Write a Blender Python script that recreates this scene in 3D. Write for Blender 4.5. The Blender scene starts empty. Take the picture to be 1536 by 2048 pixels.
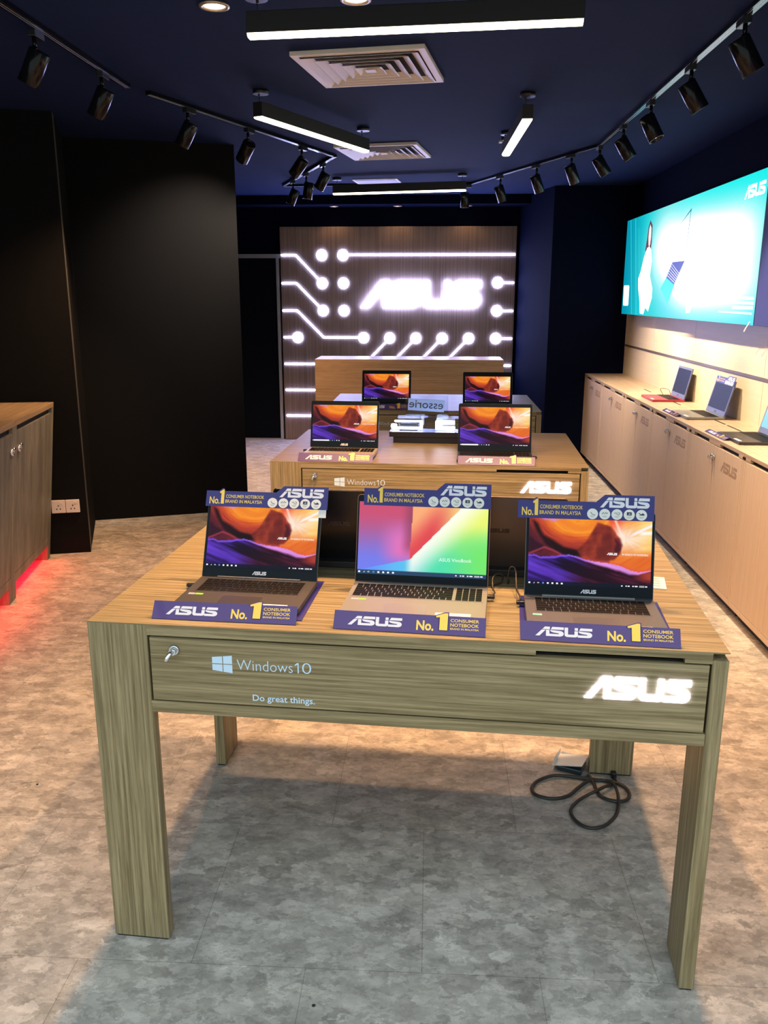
import bpy, bmesh, math, random
from mathutils import Vector, Matrix
random.seed(7)
SC = bpy.context.scene
COL = SC.collection
PI = math.pi

# ------------------------------------------------------------------ camera, world, exposure
F_PX, TH, RO, HC, YAW = 1682.28, 0.2508, 0.00074, 1.6815, 0.05434
def _rz(v, a):
    c, s = math.cos(a), math.sin(a)
    return Vector((c*v[0]-s*v[1], s*v[0]+c*v[1], v[2]))
_fw = _rz((0, math.cos(TH), -math.sin(TH)), YAW)
_rt0 = _rz((1, 0, 0), YAW)
_up0 = _rz((0, math.sin(TH), math.cos(TH)), YAW)
_rt = _rt0*math.cos(RO) + _up0*math.sin(RO)
_up = _up0*math.cos(RO) - _rt0*math.sin(RO)
cam_data = bpy.data.cameras.new('camera')
cam = bpy.data.objects.new('camera', cam_data)
COL.objects.link(cam)
cam_data.sensor_fit = 'VERTICAL'
cam_data.sensor_height = 36.0
cam_data.sensor_width = 27.0
cam_data.lens = F_PX/2048*36.0
cam_data.clip_start = 0.05
cam_data.clip_end = 100
cam.matrix_world = Matrix(((_rt.x, _up.x, -_fw.x, 0), (_rt.y, _up.y, -_fw.y, 0), (_rt.z, _up.z, -_fw.z, HC), (0, 0, 0, 1)))
SC.camera = cam

world = bpy.data.worlds.new('shopping_mall_light')
SC.world = world
world.use_nodes = True
_bg = world.node_tree.nodes['Background']
# cool light of the mall outside the open shop front: brighter from its ceiling than from its far walls
_nt = world.node_tree
_tc = _nt.nodes.new('ShaderNodeTexCoord')
_sx = _nt.nodes.new('ShaderNodeSeparateXYZ')
_cr = _nt.nodes.new('ShaderNodeValToRGB')
_cr.color_ramp.elements[0].position = 0.0
_cr.color_ramp.elements[0].color = (0.26, 0.31, 0.29, 1)
_cr.color_ramp.elements[1].position = 0.9
_cr.color_ramp.elements[1].color = (0.80, 0.98, 1.08, 1)
_nt.links.new(_tc.outputs['Generated'], _sx.inputs[0])
_nt.links.new(_sx.outputs['Z'], _cr.inputs[0])
_nt.links.new(_cr.outputs[0], _bg.inputs[0])
_bg.inputs[1].default_value = 2.3
SC.view_settings.view_transform = 'Standard'
SC.view_settings.look = 'None'
SC.view_settings.exposure = 0.0
SC.view_settings.gamma = 1.0
SC.view_settings.use_curve_mapping = False
SC.cycles.use_denoising = True
SC.cycles.max_bounces = 8
SC.cycles.sample_clamp_indirect = 6.0
SC.cycles.caustics_reflective = False
SC.cycles.caustics_refractive = False

# light strengths (W for lamps, W/m2 factor for glowing surfaces)
WARM = (1.0, 0.55, 0.26)
WARM_WALL = (1.0, 0.77, 0.50)
P_DOWN, P_DOWN_PAIR, P_SPOT_R, P_SPOT_L, P_BACKDOWN = 190.0, 50.0, 470.0, 120.0, 3.0
E_BAR, E_PANEL, E_SIGN, E_RED = 11.0, 64.0, 20.0, 85.0

# ------------------------------------------------------------------ materials
def srgb(r, g, b):
    f = lambda c: c/12.92 if c <= 0.04045 else ((c+0.055)/1.055)**2.4
    return (f(r/255), f(g/255), f(b/255), 1)
def mat(name, color, rough=0.5, metal=0.0, emit=0.0, emit_color=None, spec=0.5, noise=0.0, nscale=40.0, coat=0.0):
    m = bpy.data.materials.new(name)
    m.use_nodes = True
    nt = m.node_tree
    b = nt.nodes['Principled BSDF']
    b.inputs['Base Color'].default_value = color
    b.inputs['Roughness'].default_value = rough
    b.inputs['Metallic'].default_value = metal
    b.inputs['Specular IOR Level'].default_value = spec
    b.inputs['Coat Weight'].default_value = coat
    if emit > 0:
        b.inputs['Emission Color'].default_value = emit_color or color
        b.inputs['Emission Strength'].default_value = emit
    if noise > 0:
        tc = nt.nodes.new('ShaderNodeTexCoord')
        n = nt.nodes.new('ShaderNodeTexNoise')
        n.inputs['Scale'].default_value = nscale
        n.inputs['Detail'].default_value = 5
        hs = nt.nodes.new('ShaderNodeMixRGB')
        hs.blend_type = 'MULTIPLY'
        hs.inputs[0].default_value = noise
        hs.inputs[1].default_value = color
        nt.links.new(tc.outputs['Object'], n.inputs['Vector'])
        nt.links.new(n.outputs['Fac'], hs.inputs[2])
        nt.links.new(hs.outputs[0], b.inputs['Base Color'])
        bp = nt.nodes.new('ShaderNodeBump')
        bp.inputs['Strength'].default_value = 0.08
        nt.links.new(n.outputs['Fac'], bp.inputs['Height'])
        nt.links.new(bp.outputs[0], b.inputs['Normal'])
    return m
def wood(name, cols, axis, long=2.4, cross=125.0, rough=0.42, contrast=(0.36, 0.66), spec=0.22, streak=0.6):
    m = bpy.data.materials.new(name)
    m.use_nodes = True
    nt = m.node_tree
    b = nt.nodes['Principled BSDF']
    tc = nt.nodes.new('ShaderNodeTexCoord')
    mp = nt.nodes.new('ShaderNodeMapping')
    sc = [cross, cross, cross]
    sc['xyz'.index(axis)] = long
    mp.inputs['Scale'].default_value = sc
    n1 = nt.nodes.new('ShaderNodeTexNoise')
    n1.inputs['Scale'].default_value = 1.0
    n1.inputs['Detail'].default_value = 6
    n1.inputs['Roughness'].default_value = 0.62
    n1.inputs['Distortion'].default_value = 0.25
    cr = nt.nodes.new('ShaderNodeValToRGB')
    cr.color_ramp.elements[0].position = contrast[0]
    cr.color_ramp.elements[1].position = contrast[1]
    cr.color_ramp.elements[0].color = cols[0]
    cr.color_ramp.elements[1].color = cols[2]
    e = cr.color_ramp.elements.new((contrast[0]+contrast[1])/2)
    e.color = cols[1]
    mp2 = nt.nodes.new('ShaderNodeMapping')
    sc2 = [cross*4, cross*4, cross*4]
    sc2['xyz'.index(axis)] = long*7
    mp2.inputs['Scale'].default_value = sc2
    n2 = nt.nodes.new('ShaderNodeTexNoise')
    n2.inputs['Scale'].default_value = 1.0
    n2.inputs['Detail'].default_value = 3
    cr2 = nt.nodes.new('ShaderNodeValToRGB')
    cr2.color_ramp.elements[0].position = 0.32
    cr2.color_ramp.elements[0].color = (0.72, 0.70, 0.68, 1)
    cr2.color_ramp.elements[1].position = 0.55
    cr2.color_ramp.elements[1].color = (1, 1, 1, 1)
    mx = nt.nodes.new('ShaderNodeMixRGB')
    mx.blend_type = 'MULTIPLY'
    mx.inputs[0].default_value = streak
    nt.links.new(tc.outputs['Object'], mp.inputs['Vector'])
    nt.links.new(tc.outputs['Object'], mp2.inputs['Vector'])
    nt.links.new(mp.outputs[0], n1.inputs['Vector'])
    nt.links.new(mp2.outputs[0], n2.inputs['Vector'])
    nt.links.new(n1.outputs['Fac'], cr.inputs[0])
    nt.links.new(n2.outputs['Fac'], cr2.inputs[0])
    nt.links.new(cr.outputs[0], mx.inputs[1])
    nt.links.new(cr2.outputs[0], mx.inputs[2])
    nt.links.new(mx.outputs[0], b.inputs['Base Color'])
    b.inputs['Roughness'].default_value = rough
    b.inputs['Specular IOR Level'].default_value = spec
    return m
def attr_emit(name, strength):
    m = bpy.data.materials.new(name)
    m.use_nodes = True
    nt = m.node_tree
    b = nt.nodes['Principled BSDF']
    a = nt.nodes.new('ShaderNodeAttribute')
    a.attribute_name = 'Col'
    b.inputs['Base Color'].default_value = (0.002, 0.002, 0.0025, 1)
    b.inputs['Roughness'].default_value = 0.4
    b.inputs['Specular IOR Level'].default_value = 0.08
    nt.links.new(a.outputs['Color'], b.inputs['Emission Color'])
    b.inputs['Emission Strength'].default_value = strength
    return m

BAM = ((0.170, 0.130, 0.066, 1), (0.275, 0.216, 0.117, 1), (0.385, 0.308, 0.175, 1))
W_X = wood('bamboo_grain_x', BAM, 'x')
W_Y = wood('bamboo_grain_y', BAM, 'y')
W_Z = wood('bamboo_grain_z', BAM, 'z')
CAB = ((0.39, 0.285, 0.20, 1), (0.45, 0.335, 0.24, 1), (0.51, 0.385, 0.28, 1))
C_Z = wood('cabinet_wood_z', ((0.54, 0.40, 0.29, 1), (0.60, 0.45, 0.33, 1), (0.66, 0.50, 0.37, 1)), 'z', 1.6, 60.0, 0.55, (0.2, 0.85), streak=.35)
C_X = wood('cabinet_wood_x', CAB, 'x', 1.0, 38.0, 0.4)
C_ENG = mat('engraved_wood', (0.34, 0.225, 0.15, 1), 0.6)
OLD = ((0.115, 0.113, 0.098, 1), (0.158, 0.155, 0.135, 1), (0.205, 0.20, 0.172, 1))
O_Z = wood('grey_brown_wood_z', OLD, 'z', 1.0, 16.0, 0.5)
O_X = wood('grey_brown_wood_x', ((0.24, 0.175, 0.11, 1), (0.29, 0.21, 0.13, 1), (0.34, 0.25, 0.16, 1)), 'x', 1.0, 30.0, 0.4)
PNL = ((0.215, 0.158, 0.122, 1), (0.275, 0.205, 0.162, 1), (0.335, 0.255, 0.205, 1))
P_Z = wood('feature_wood_z', PNL, 'z', 0.6, 60.0, 0.5)
P_X = wood('counter_wood_x', ((0.30, 0.20, 0.12, 1), (0.38, 0.26, 0.16, 1), (0.46, 0.32, 0.20, 1)), 'x', 1.4, 70.0, 0.45)
CREAM = wood('cream_wall_wood', ((0.66, 0.55, 0.40, 1), (0.70, 0.59, 0.44, 1), (0.74, 0.63, 0.48, 1)), 'y', 0.8, 30.0, 0.45, (0.1, 0.9), streak=.15)
DARK = mat('dark_gap', (0.012, 0.010, 0.009, 1), 0.8)
BLACK = mat('black_plastic', (0.012, 0.012, 0.014, 1), 0.35)
BLACKM = mat('black_metal', (0.007, 0.007, 0.009, 1), 0.18, 0.0, spec=0.28)
BARM = mat('bar_housing', (0.014, 0.013, 0.013, 1), 0.45)
WALLB = mat('black_wall_paint', (0.0090, 0.0090, 0.0098, 1), 0.85, spec=0.05, noise=0.25, nscale=60)
WALLN = mat('navy_wall_paint', (0.0032, 0.0052, 0.0185, 1), 0.85, spec=0.03, noise=0.2, nscale=60)
CEILM = mat('dark_navy_ceiling_paint', (0.0135, 0.0245, 0.080, 1), 0.85, spec=0.05, noise=0.2, nscale=30)
GREYW = mat('grey_edging', (0.055, 0.054, 0.054, 1), 0.6, noise=0.4, nscale=90)
ALU = mat('aluminium', (0.55, 0.56, 0.60, 1), 0.35, 0.7)
CHROME = mat('chrome', (0.75, 0.76, 0.80, 1), 0.16, 1.0)
WHITEP = mat('white_plastic', (0.75, 0.70, 0.66, 1), 0.4)
VENTW = mat('vent_white', (0.70, 0.66, 0.63, 1), 0.5)
LETTER = mat('pale_blue_vinyl', srgb(196, 222, 246), 0.5)
LOGO_GREY = mat('grey_logo', (0.42, 0.40, 0.40, 1), 0.4, 0.3)
PURPLE = mat('purple_card', srgb(62, 36, 112), 0.38, coat=0.2)
NAVYC = mat('navy_card', srgb(36, 34, 116), 0.42)
SILVER = mat('silver_print', (0.72, 0.72, 0.80, 1), 0.4)
GOLD = mat('gold_print', (0.80, 0.52, 0.08, 1), 0.32, 0.35)
PAPER = mat('white_paper', (0.78, 0.77, 0.74, 1), 0.6)
INK = mat('dark_ink', (0.03, 0.04, 0.07, 1), 0.6)
RUBBER = mat('cable_rubber', (0.030, 0.028, 0.027, 1), 0.45)
BAR_E = mat('warm_bar_diffuser', (0.9, 0.9, 0.9, 1), 0.5, 0, E_BAR, (1.0, 0.80, 0.50, 1))
LED_E = mat('panel_led_white', (0.9, 0.9, 0.9, 1), 0.5, 0, E_PANEL, (0.46, 0.50, 1.0, 1))
SIGN_E = mat('sign_led_white', (0.9, 0.9, 0.9, 1), 0.5, 0, E_SIGN, (0.60, 0.62, 1.0, 1))
SIGN_BIG_E = mat('wall_sign_led_white', (0.9, 0.9, 0.9, 1), 0.5, 0, 25.0, (0.46, 0.50, 1.0, 1))
DOWN_E = mat('downlight_glow', (0.9, 0.9, 0.9, 1), 0.5, 0, 6.0, (1.0, 0.80, 0.55, 1))
RED_E = mat('red_led_strip', (0.9, 0.1, 0.1, 1), 0.5, 0, E_RED, (1.0, 0.0, 0.015, 1))
SCREEN = attr_emit('lit_screen', 1.0)
POSTER = attr_emit('lit_poster', 1.0)
WHITE_E = mat('screen_white', (0.0, 0.0, 0.0, 1), 0.4, 0, 0.95, (1, 1, 1, 1))
BLUE_E = mat('screen_blue', (0.0, 0.0, 0.0, 1), 0.4, 0, 0.6, (0.1, 0.4, 1, 1))

def floor_material():
    m = bpy.data.materials.new('mottled_vinyl_floor')
    m.use_nodes = True
    nt = m.node_tree
    L = nt.links.new
    b = nt.nodes['Principled BSDF']
    tc = nt.nodes.new('ShaderNodeTexCoord')
    mp = nt.nodes.new('ShaderNodeMapping')
    mp.inputs['Scale'].default_value = (1.0, 1.5, 1.0)
    L(tc.outputs['Object'], mp.inputs['Vector'])
    # chips of several sizes with ragged edges, as in pressed vinyl
    wn = nt.nodes.new('ShaderNodeTexNoise')
    wn.inputs['Scale'].default_value = 22.0
    wn.inputs['Detail'].default_value = 6
    wn.inputs['Roughness'].default_value = 0.7
    L(mp.outputs[0], wn.inputs['Vector'])
    sub = nt.nodes.new('ShaderNodeVectorMath'); sub.operation = 'SUBTRACT'
    sub.inputs[1].default_value = (0.5, 0.5, 0.5)
    L(wn.outputs['Color'], sub.inputs[0])
    sc = nt.nodes.new('ShaderNodeVectorMath'); sc.operation = 'SCALE'
    sc.inputs['Scale'].default_value = 0.11
    L(sub.outputs[0], sc.inputs[0])
    ad = nt.nodes.new('ShaderNodeVectorMath'); ad.operation = 'ADD'
    L(mp.outputs[0], ad.inputs[0]); L(sc.outputs[0], ad.inputs[1])
    def chips(scale):
        vo = nt.nodes.new('ShaderNodeTexVoronoi')
        vo.inputs['Scale'].default_value = scale
        L(ad.outputs[0], vo.inputs['Vector'])
        sp = nt.nodes.new('ShaderNodeSeparateColor')
        L(vo.outputs['Color'], sp.inputs[0])
        return sp.outputs[0]
    def mth(op, x, y):
        n = nt.nodes.new('ShaderNodeMath'); n.operation = op
        for k, q in enumerate((x, y)):
            if isinstance(q, float): n.inputs[k].default_value = q
            else: L(q, n.inputs[k])
        return n.outputs[0]
    a = nt.nodes.new('ShaderNodeTexNoise')
    a.inputs['Scale'].default_value = 9.0
    a.inputs['Detail'].default_value = 10
    a.inputs['Roughness'].default_value = 0.72
    L(mp.outputs[0], a.inputs['Vector'])
    tot = mth('ADD', mth('MULTIPLY', chips(19.0), 0.26), mth('MULTIPLY', chips(52.0), 0.22))
    tot = mth('ADD', tot, mth('MULTIPLY', a.outputs['Fac'], 0.52))
    cr = nt.nodes.new('ShaderNodeValToRGB')
    el = cr.color_ramp.elements
    el[0].position = 0.24
    el[0].color = (0.28, 0.258, 0.228, 1)
    el[1].position = 0.76
    el[1].color = (0.70, 0.655, 0.60, 1)
    e = el.new(0.50)
    e.color = (0.465, 0.43, 0.388, 1)
    L(tot, cr.inputs[0])
    v = nt.nodes.new('ShaderNodeTexNoise')
    v.inputs['Scale'].default_value = 6.0
    v.inputs['Detail'].default_value = 4
    L(mp.outputs[0], v.inputs['Vector'])
    cr2 = nt.nodes.new('ShaderNodeValToRGB')
    cr2.color_ramp.elements[0].position = 0.35
    cr2.color_ramp.elements[0].color = (0.78, 0.77, 0.76, 1)
    cr2.color_ramp.elements[1].position = 0.65
    cr2.color_ramp.elements[1].color = (1.05, 1.03, 1.0, 1)
    L(v.outputs['Fac'], cr2.inputs[0])
    mx = nt.nodes.new('ShaderNodeMixRGB')
    mx.blend_type = 'MULTIPLY'
    mx.inputs[0].default_value = 1.0
    L(cr.outputs[0], mx.inputs[1])
    L(cr2.outputs[0], mx.inputs[2])
    br = nt.nodes.new('ShaderNodeTexBrick')
    br.inputs['Scale'].default_value = 1.0
    br.inputs['Brick Width'].default_value = 0.6
    br.inputs['Row Height'].default_value = 0.6
    br.inputs['Mortar Size'].default_value = 0.0012
    br.inputs['Mortar Smooth'].default_value = 0.3
    br.inputs['Color1'].default_value = (1, 1, 1, 1)
    br.inputs['Color2'].default_value = (0.93, 0.92, 0.91, 1)
    br.inputs['Mortar'].default_value = (0.62, 0.6, 0.58, 1)
    br.offset = 0.5
    L(tc.outputs['Object'], br.inputs['Vector'])
    mx2 = nt.nodes.new('ShaderNodeMixRGB')
    mx2.blend_type = 'MULTIPLY'
    mx2.inputs[0].default_value = 1.0
    L(mx.outputs[0], mx2.inputs[1])
    L(br.outputs['Color'], mx2.inputs[2])
    L(mx2.outputs[0], b.inputs['Base Color'])
    b.inputs['Roughness'].default_value = 0.48
    b.inputs['Specular IOR Level'].default_value = 0.35
    bp = nt.nodes.new('ShaderNodeBump')
    bp.inputs['Strength'].default_value = 0.0
    L(a.outputs['Fac'], bp.inputs['Height'])
    L(bp.outputs[0], b.inputs['Normal'])
    return m
FLOOR = floor_material()

def clear_material():
    m = bpy.data.materials.new('clear_acrylic')
    m.use_nodes = True
    nt = m.node_tree
    nt.nodes.clear()
    o = nt.nodes.new('ShaderNodeOutputMaterial')
    mix = nt.nodes.new('ShaderNodeMixShader')
    t = nt.nodes.new('ShaderNodeBsdfTransparent')
    g = nt.nodes.new('ShaderNodeBsdfGlossy')
    g.inputs['Roughness'].default_value = 0.06
    t.inputs['Color'].default_value = (0.93, 0.95, 0.98, 1)
    mix.inputs[0].default_value = 0.025
    nt.links.new(t.outputs[0], mix.inputs[1])
    nt.links.new(g.outputs[0], mix.inputs[2])
    nt.links.new(mix.outputs[0], o.inputs[0])
    return m
ACRYL = clear_material()

# ------------------------------------------------------------------ mesh helpers
class MB:
    def __init__(s):
        s.v, s.f, s.mi, s.sm = [], [], [], []
    def add(s, vs, fs, mi=0, M=None, smooth=False):
        o = len(s.v)
        s.v += [tuple(M @ Vector(p)) if M else tuple(p) for p in vs]
        s.f += [tuple(i+o for i in f) for f in fs]
        s.mi += [mi]*len(fs)
        s.sm += [smooth]*len(fs)
        return s
    def box(s, x0, x1, y0, y1, z0, z1, mi=0, M=None):
        vs = [(x0, y0, z0), (x1, y0, z0), (x1, y1, z0), (x0, y1, z0), (x0, y0, z1), (x1, y0, z1), (x1, y1, z1), (x0, y1, z1)]
        return s.add(vs, [(3, 2, 1, 0), (4, 5, 6, 7), (0, 1, 5, 4), (1, 2, 6, 5), (2, 3, 7, 6), (3, 0, 4, 7)], mi, M)
    def prism(s, poly, z0, z1, mi=0, M=None):
        n = len(poly)
        area = sum(poly[i][0]*poly[(i+1) % n][1]-poly[(i+1) % n][0]*poly[i][1] for i in range(n))
        if area < 0: poly = poly[::-1]
        vs = [(p[0], p[1], z0) for p in poly]+[(p[0], p[1], z1) for p in poly]
        fs = [tuple(range(n))[::-1], tuple(range(n, 2*n))]+[(i, (i+1) % n, n+(i+1) % n, n+i) for i in range(n)]
        return s.add(vs, fs, mi, M)
    def flat(s, poly, z=0.0, mi=0, M=None):
        n = len(poly)
        area = sum(poly[i][0]*poly[(i+1) % n][1]-poly[(i+1) % n][0]*poly[i][1] for i in range(n))
        if area < 0: poly = poly[::-1]
        return s.add([(p[0], p[1], z) for p in poly], [tuple(range(n))], mi, M)
    def cyl(s, c, r, h, n=24, mi=0, M=None, r2=None, smooth=True):
        r2 = r if r2 is None else r2
        vs = [(c[0]+r*math.cos(2*PI*i/n), c[1]+r*math.sin(2*PI*i/n), c[2]) for i in range(n)]
        vs += [(c[0]+r2*math.cos(2*PI*i/n), c[1]+r2*math.sin(2*PI*i/n), c[2]+h) for i in range(n)]
        s.add(vs, [(i, (i+1) % n, n+(i+1) % n, n+i) for i in range(n)], mi, M, smooth)
        o = len(s.v)-2*n
        s.f += [tuple(o+i for i in range(n))[::-1], tuple(o+n+i for i in range(n))]
        s.mi += [mi, mi]; s.sm += [False, False]
        return s
    def lathe(s, prof, n=28, mi=0, M=None):
        vs = []
        for r, z in prof:
            vs += [(r*math.cos(2*PI*i/n), r*math.sin(2*PI*i/n), z) for i in range(n)]
        fs = []
        for k in range(len(prof)-1):
            fs += [(k*n+i, k*n+(i+1) % n, (k+1)*n+(i+1) % n, (k+1)*n+i) for i in range(n)]
        return s.add(vs, fs, mi, M, True)
    def tube(s, pts, r, n=8, mi=0, M=None):
        pts = [Vector(p) for p in pts]
        vs, N = [], len(pts)
        up = Vector((0, 0, 1))
        for k in range(N):
            d = (pts[min(k+1, N-1)]-pts[max(k-1, 0)]).normalized()
            a = d.cross(up)
            if a.length < 1e-3: a = d.cross(Vector((1, 0, 0)))
            a.normalize()
            b = a.cross(d)
            vs += [tuple(pts[k]+a*r*math.cos(2*PI*i/n)+b*r*math.sin(2*PI*i/n)) for i in range(n)]
        fs = []
        for k in range(N-1):
            fs += [(k*n+i, k*n+(i+1) % n, (k+1)*n+(i+1) % n, (k+1)*n+i) for i in range(n)]
        fs += [tuple(range(n)), tuple((N-1)*n+i for i in range(n))[::-1]]
        return s.add(vs, fs, mi, M, True)
    def build(s, name, mats, parent=None, bevel=0.0, loc=None, rot=None):
        me = bpy.data.meshes.new(name)
        me.from_pydata(s.v, [], s.f)
        for m in (mats if isinstance(mats, (list, tuple)) else [mats]): me.materials.append(m)
        me.polygons.foreach_set('material_index', s.mi)
        me.polygons.foreach_set('use_smooth', s.sm)
        bm = bmesh.new(); bm.from_mesh(me)
        bmesh.ops.recalc_face_normals(bm, faces=bm.faces) if not getattr(s, 'open', False) else None
        bm.to_mesh(me); bm.free()
        me.update()
        return link(name, me, parent, bevel, loc, rot)
def link(name, me, parent=None, bevel=0.0, loc=None, rot=None):
    o = bpy.data.objects.new(name, me)
    COL.objects.link(o)
    if parent: o.parent = parent
    if loc: o.location = loc
    if rot: o.rotation_euler = rot
    if bevel:
        b = o.modifiers.new('bevel', 'BEVEL')
        b.width = bevel; b.segments = 2; b.limit_method = 'ANGLE'; b.angle_limit = math.radians(50)
    return o
def tag(o, label, cat, group=None):
    o['label'] = label; o['category'] = cat
    if group: o['group'] = group
    return o
def thing(name, label, cat, loc=(0, 0, 0), rz=0.0, group=None):
    o = bpy.data.objects.new(name, None)
    COL.objects.link(o)
    o.empty_display_size = 0.1
    o.location = loc; o.rotation_euler = (0, 0, rz)
    return tag(o, label, cat, group)
def structure(o):
    o['kind'] = 'structure'; return o
def copy_thing(src, loc, rz, label, group=None):
    kids = {}
    for o in bpy.data.objects:
        if o.parent: kids.setdefault(o.parent, []).append(o)
    def rec(o, par):
        c = o.copy(); COL.objects.link(c)
        if par: c.parent = par
        for k in kids.get(o, []): rec(k, c)
        return c
    r = rec(src, None)
    r.location = loc; r.rotation_euler = (0, 0, rz); r['label'] = label
    if group: r['group'] = group
    return r
def smooth_path(pts, n=6, closed=False):
    out, N = [], len(pts)
    P = [Vector(p) for p in pts]
    for i in range(N-1):
        p0, p1, p2, p3 = P[max(i-1, 0)], P[i], P[i+1], P[min(i+2, N-1)]
        for k in range(n):
            t = k/n
            out.append(0.5*((2*p1)+(p2-p0)*t+(2*p0-5*p1+4*p2-p3)*t*t+(3*p1-p0-3*p2+p3)*t**3))
    out.append(P[-1])
    return out
def arc(cx, cy, r, a0, a1, n=6, ry=None):
    ry = ry or r
    return [(cx+r*math.cos(math.radians(a0+(a1-a0)*i/n)), cy+ry*math.sin(math.radians(a0+(a1-a0)*i/n))) for i in range(n+1)]

# brand lettering seen on signs, cards and lids: four letters, width 4.28, height 1
def _s(ox):
    return [[(ox+.02, .72), (ox+.13, 1), (ox+1.00, 1), (ox+1.00, .72)],
            [(ox-.02, .66), (ox+.70, .60)]+arc(ox+.70, .30, .30, 90, -90, 8)[0:]+[(ox-.08, 0), (ox-.08, .25), (ox+.62, .25)]
            + [(ox+.64, .33), (ox+.25, .40), (ox+.08, .46), (ox-.01, .56)]]
LOGO = {'A': [[(.52, .72), (.72, 1), (1.09, 1), (1.09, .72)], [(0, 0), (.31, 0), (.78, .66), (.475, .66)], [(.80, 0), (1.06, 0), (1.06, .66), (.80, .66)]],
        'S': _s(1.14),
        'U': [[(2.20, 1), (2.46, 1), (2.46, .27), (2.94, .27), (2.94, .66), (3.20, .66), (3.20, .22)]+arc(2.98, .22, .22, 0, -90, 5)+arc(2.42, .22, .22, -90, -180, 5),
              [(2.96, .72), (2.96, 1), (3.20, 1), (3.20, .72)]],
        'Z': _s(3.27)}
def logo_polys(x, y, w, h, letters='ASUZ', grow=0.0):
    out = []
    for k in letters:
        for p in LOGO[k]:
            out.append([(x+a/4.28*w, y+b*h) for a, b in p])
    return out
_tcache = {}
def text_geo(s, off=0.0, spacing=1.0):
    key = (s, off, spacing)
    if key in _tcache: return _tcache[key]
    cu = bpy.data.curves.new('lettering', 'FONT')
    cu.body = s; cu.offset = off; cu.resolution_u = 3; cu.space_character = spacing
    o = bpy.data.objects.new('lettering', cu)
    COL.objects.link(o)
    dg = bpy.context.evaluated_depsgraph_get()
    me = bpy.data.meshes.new_from_object(o.evaluated_get(dg))
    vs = [(v.co.x, v.co.y) for v in me.vertices]
    fs = [tuple(p.vertices) for p in me.polygons]
    bpy.data.objects.remove(o); bpy.data.curves.remove(cu); bpy.data.meshes.remove(me)
    _tcache[key] = (vs, fs)
    return _tcache[key]
def add_text(mb, s, x, y, w, cap, z=0.0, mi=0, M=None, off=0.0, mirror=False, skew=0.0):
    vs, fs = text_geo(s, off)
    hv, _ = text_geo('H', off)
    ch = max(v[1] for v in hv)-min(v[1] for v in hv)
    x0, x1 = min(v[0] for v in vs), max(v[0] for v in vs)
    kx, ky = w/(x1-x0), cap/ch
    pts = []
    for a, b in vs:
        px = (a-x0)*kx+skew*b*ky
        pts.append(((x+w-px) if mirror else (x+px), y+b*ky, z))
    mb.add(pts, [f[::-1] for f in fs] if mirror else fs, mi, M)
def face_front(x=0, y=0, z=0):
    # plane facing -Y: local (a,b,c) -> (x+a, y-c, z+b)
    return Matrix(((1, 0, 0, x), (0, 0, -1, y), (0, 1, 0, z), (0, 0, 0, 1)))

# ------------------------------------------------------------------ the setting
CH = 2.755
m = MB(); m.box(-5.0, 4.0, -4.0, 10.5, -0.12, 0.0); structure(m.build('floor', FLOOR))
m = MB(); m.box(-3.6, 2.3, 1.1, 10.5, CH, CH+0.12); structure(m.build('ceiling', CEILM))
# dropped strip of ceiling over the back panel
m = MB(); m.box(-2.6, 1.1, 9.72, 10.1, 2.66, CH); structure(m.build('ceiling_drop', WALLN))
m = MB(); m.box(-2.7, 1.4, 10.10, 10.25, 0, CH); structure(m.build('wall_back', WALLN))
# angled black wall on the left, its edge turning away towards the back
m = MB(); m.prism([(-2.583, 6.16), (-1.46, 6.556), (-2.52, 10.1), (-3.5, 10.1), (-3.5, 5.84)], 0, CH); structure(m.build('wall_left', WALLB))
# nearer black wall block with its grey return
dx, dy = -math.cos(math.radians(15)), -math.sin(math.radians(15))
m = MB(); m.prism([(-2.283, 5.347), (-2.56, 6.13), (-3.5, 6.13), (-3.5, 5.347-1.217*0.268)], 0, CH); structure(m.build('wall_near_left', WALLB))
m = MB(); m.prism([(-2.282, 5.35), (-2.578, 6.152), (-2.583, 6.150), (-2.287, 5.348)], 0, CH); structure(m.build('trim_1', GREYW))
m = MB(); m.box(-3.6, -3.45, 1.1, 5.2, 0, CH); structure(m.build('wall_far_left', WALLB))
m = MB(); m.box(2.026, 2.2, 1.1, 9.02, 0, CH); structure(m.build('wall_right', WALLN))
m = MB(); m.prism([(1.217, 9.022), (2.2, 9.022), (2.2, 10.25), (0.975, 10.10)], 0, CH)
structure(m.build('wall_far_right', WALLN))
# cream wood cladding below the lightbox, in boards with dark seams and a metal rail
m = MB()
ys = [9.018, 7.86, 6.66, 5.24, 4.0, 2.7, 1.4]
for i in range(len(ys)-1):
    m.box(2.012, 2.0255, ys[i+1]+.002, ys[i]-.002, 0.90, 1.186)
    m.box(2.012, 2.0255, ys[i+1]+.002, ys[i]-.002, 1.206, 1.62)
structure(m.build('trim_2', CREAM))
m = MB(); m.box(2.008, 2.0255, 1.4, 9.018, 1.187, 1.205); structure(m.build('trim_3', mat('dark_rail', (0.16, 0.13, 0.12, 1), 0.35, 0.4)))
# black door in the back wall
m = MB(); m.box(-2.42, -1.80, 10.06, 10.099, 0.004, 2.11); d = structure(m.build('door_1', mat('black_door', (0.0035, 0.0050, 0.0095, 1), 0.7, spec=.06)))
m = MB(); m.box(-2.5, -1.745, 10.045, 10.099, 2.11, 2.155); m.box(-1.80, -1.765, 10.045, 10.099, 0.004, 2.11); m.box(-2.42, -1.80, 10.05, 10.099, 0.0, 0.012)
m.build('door_frame', ALU, d)

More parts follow.
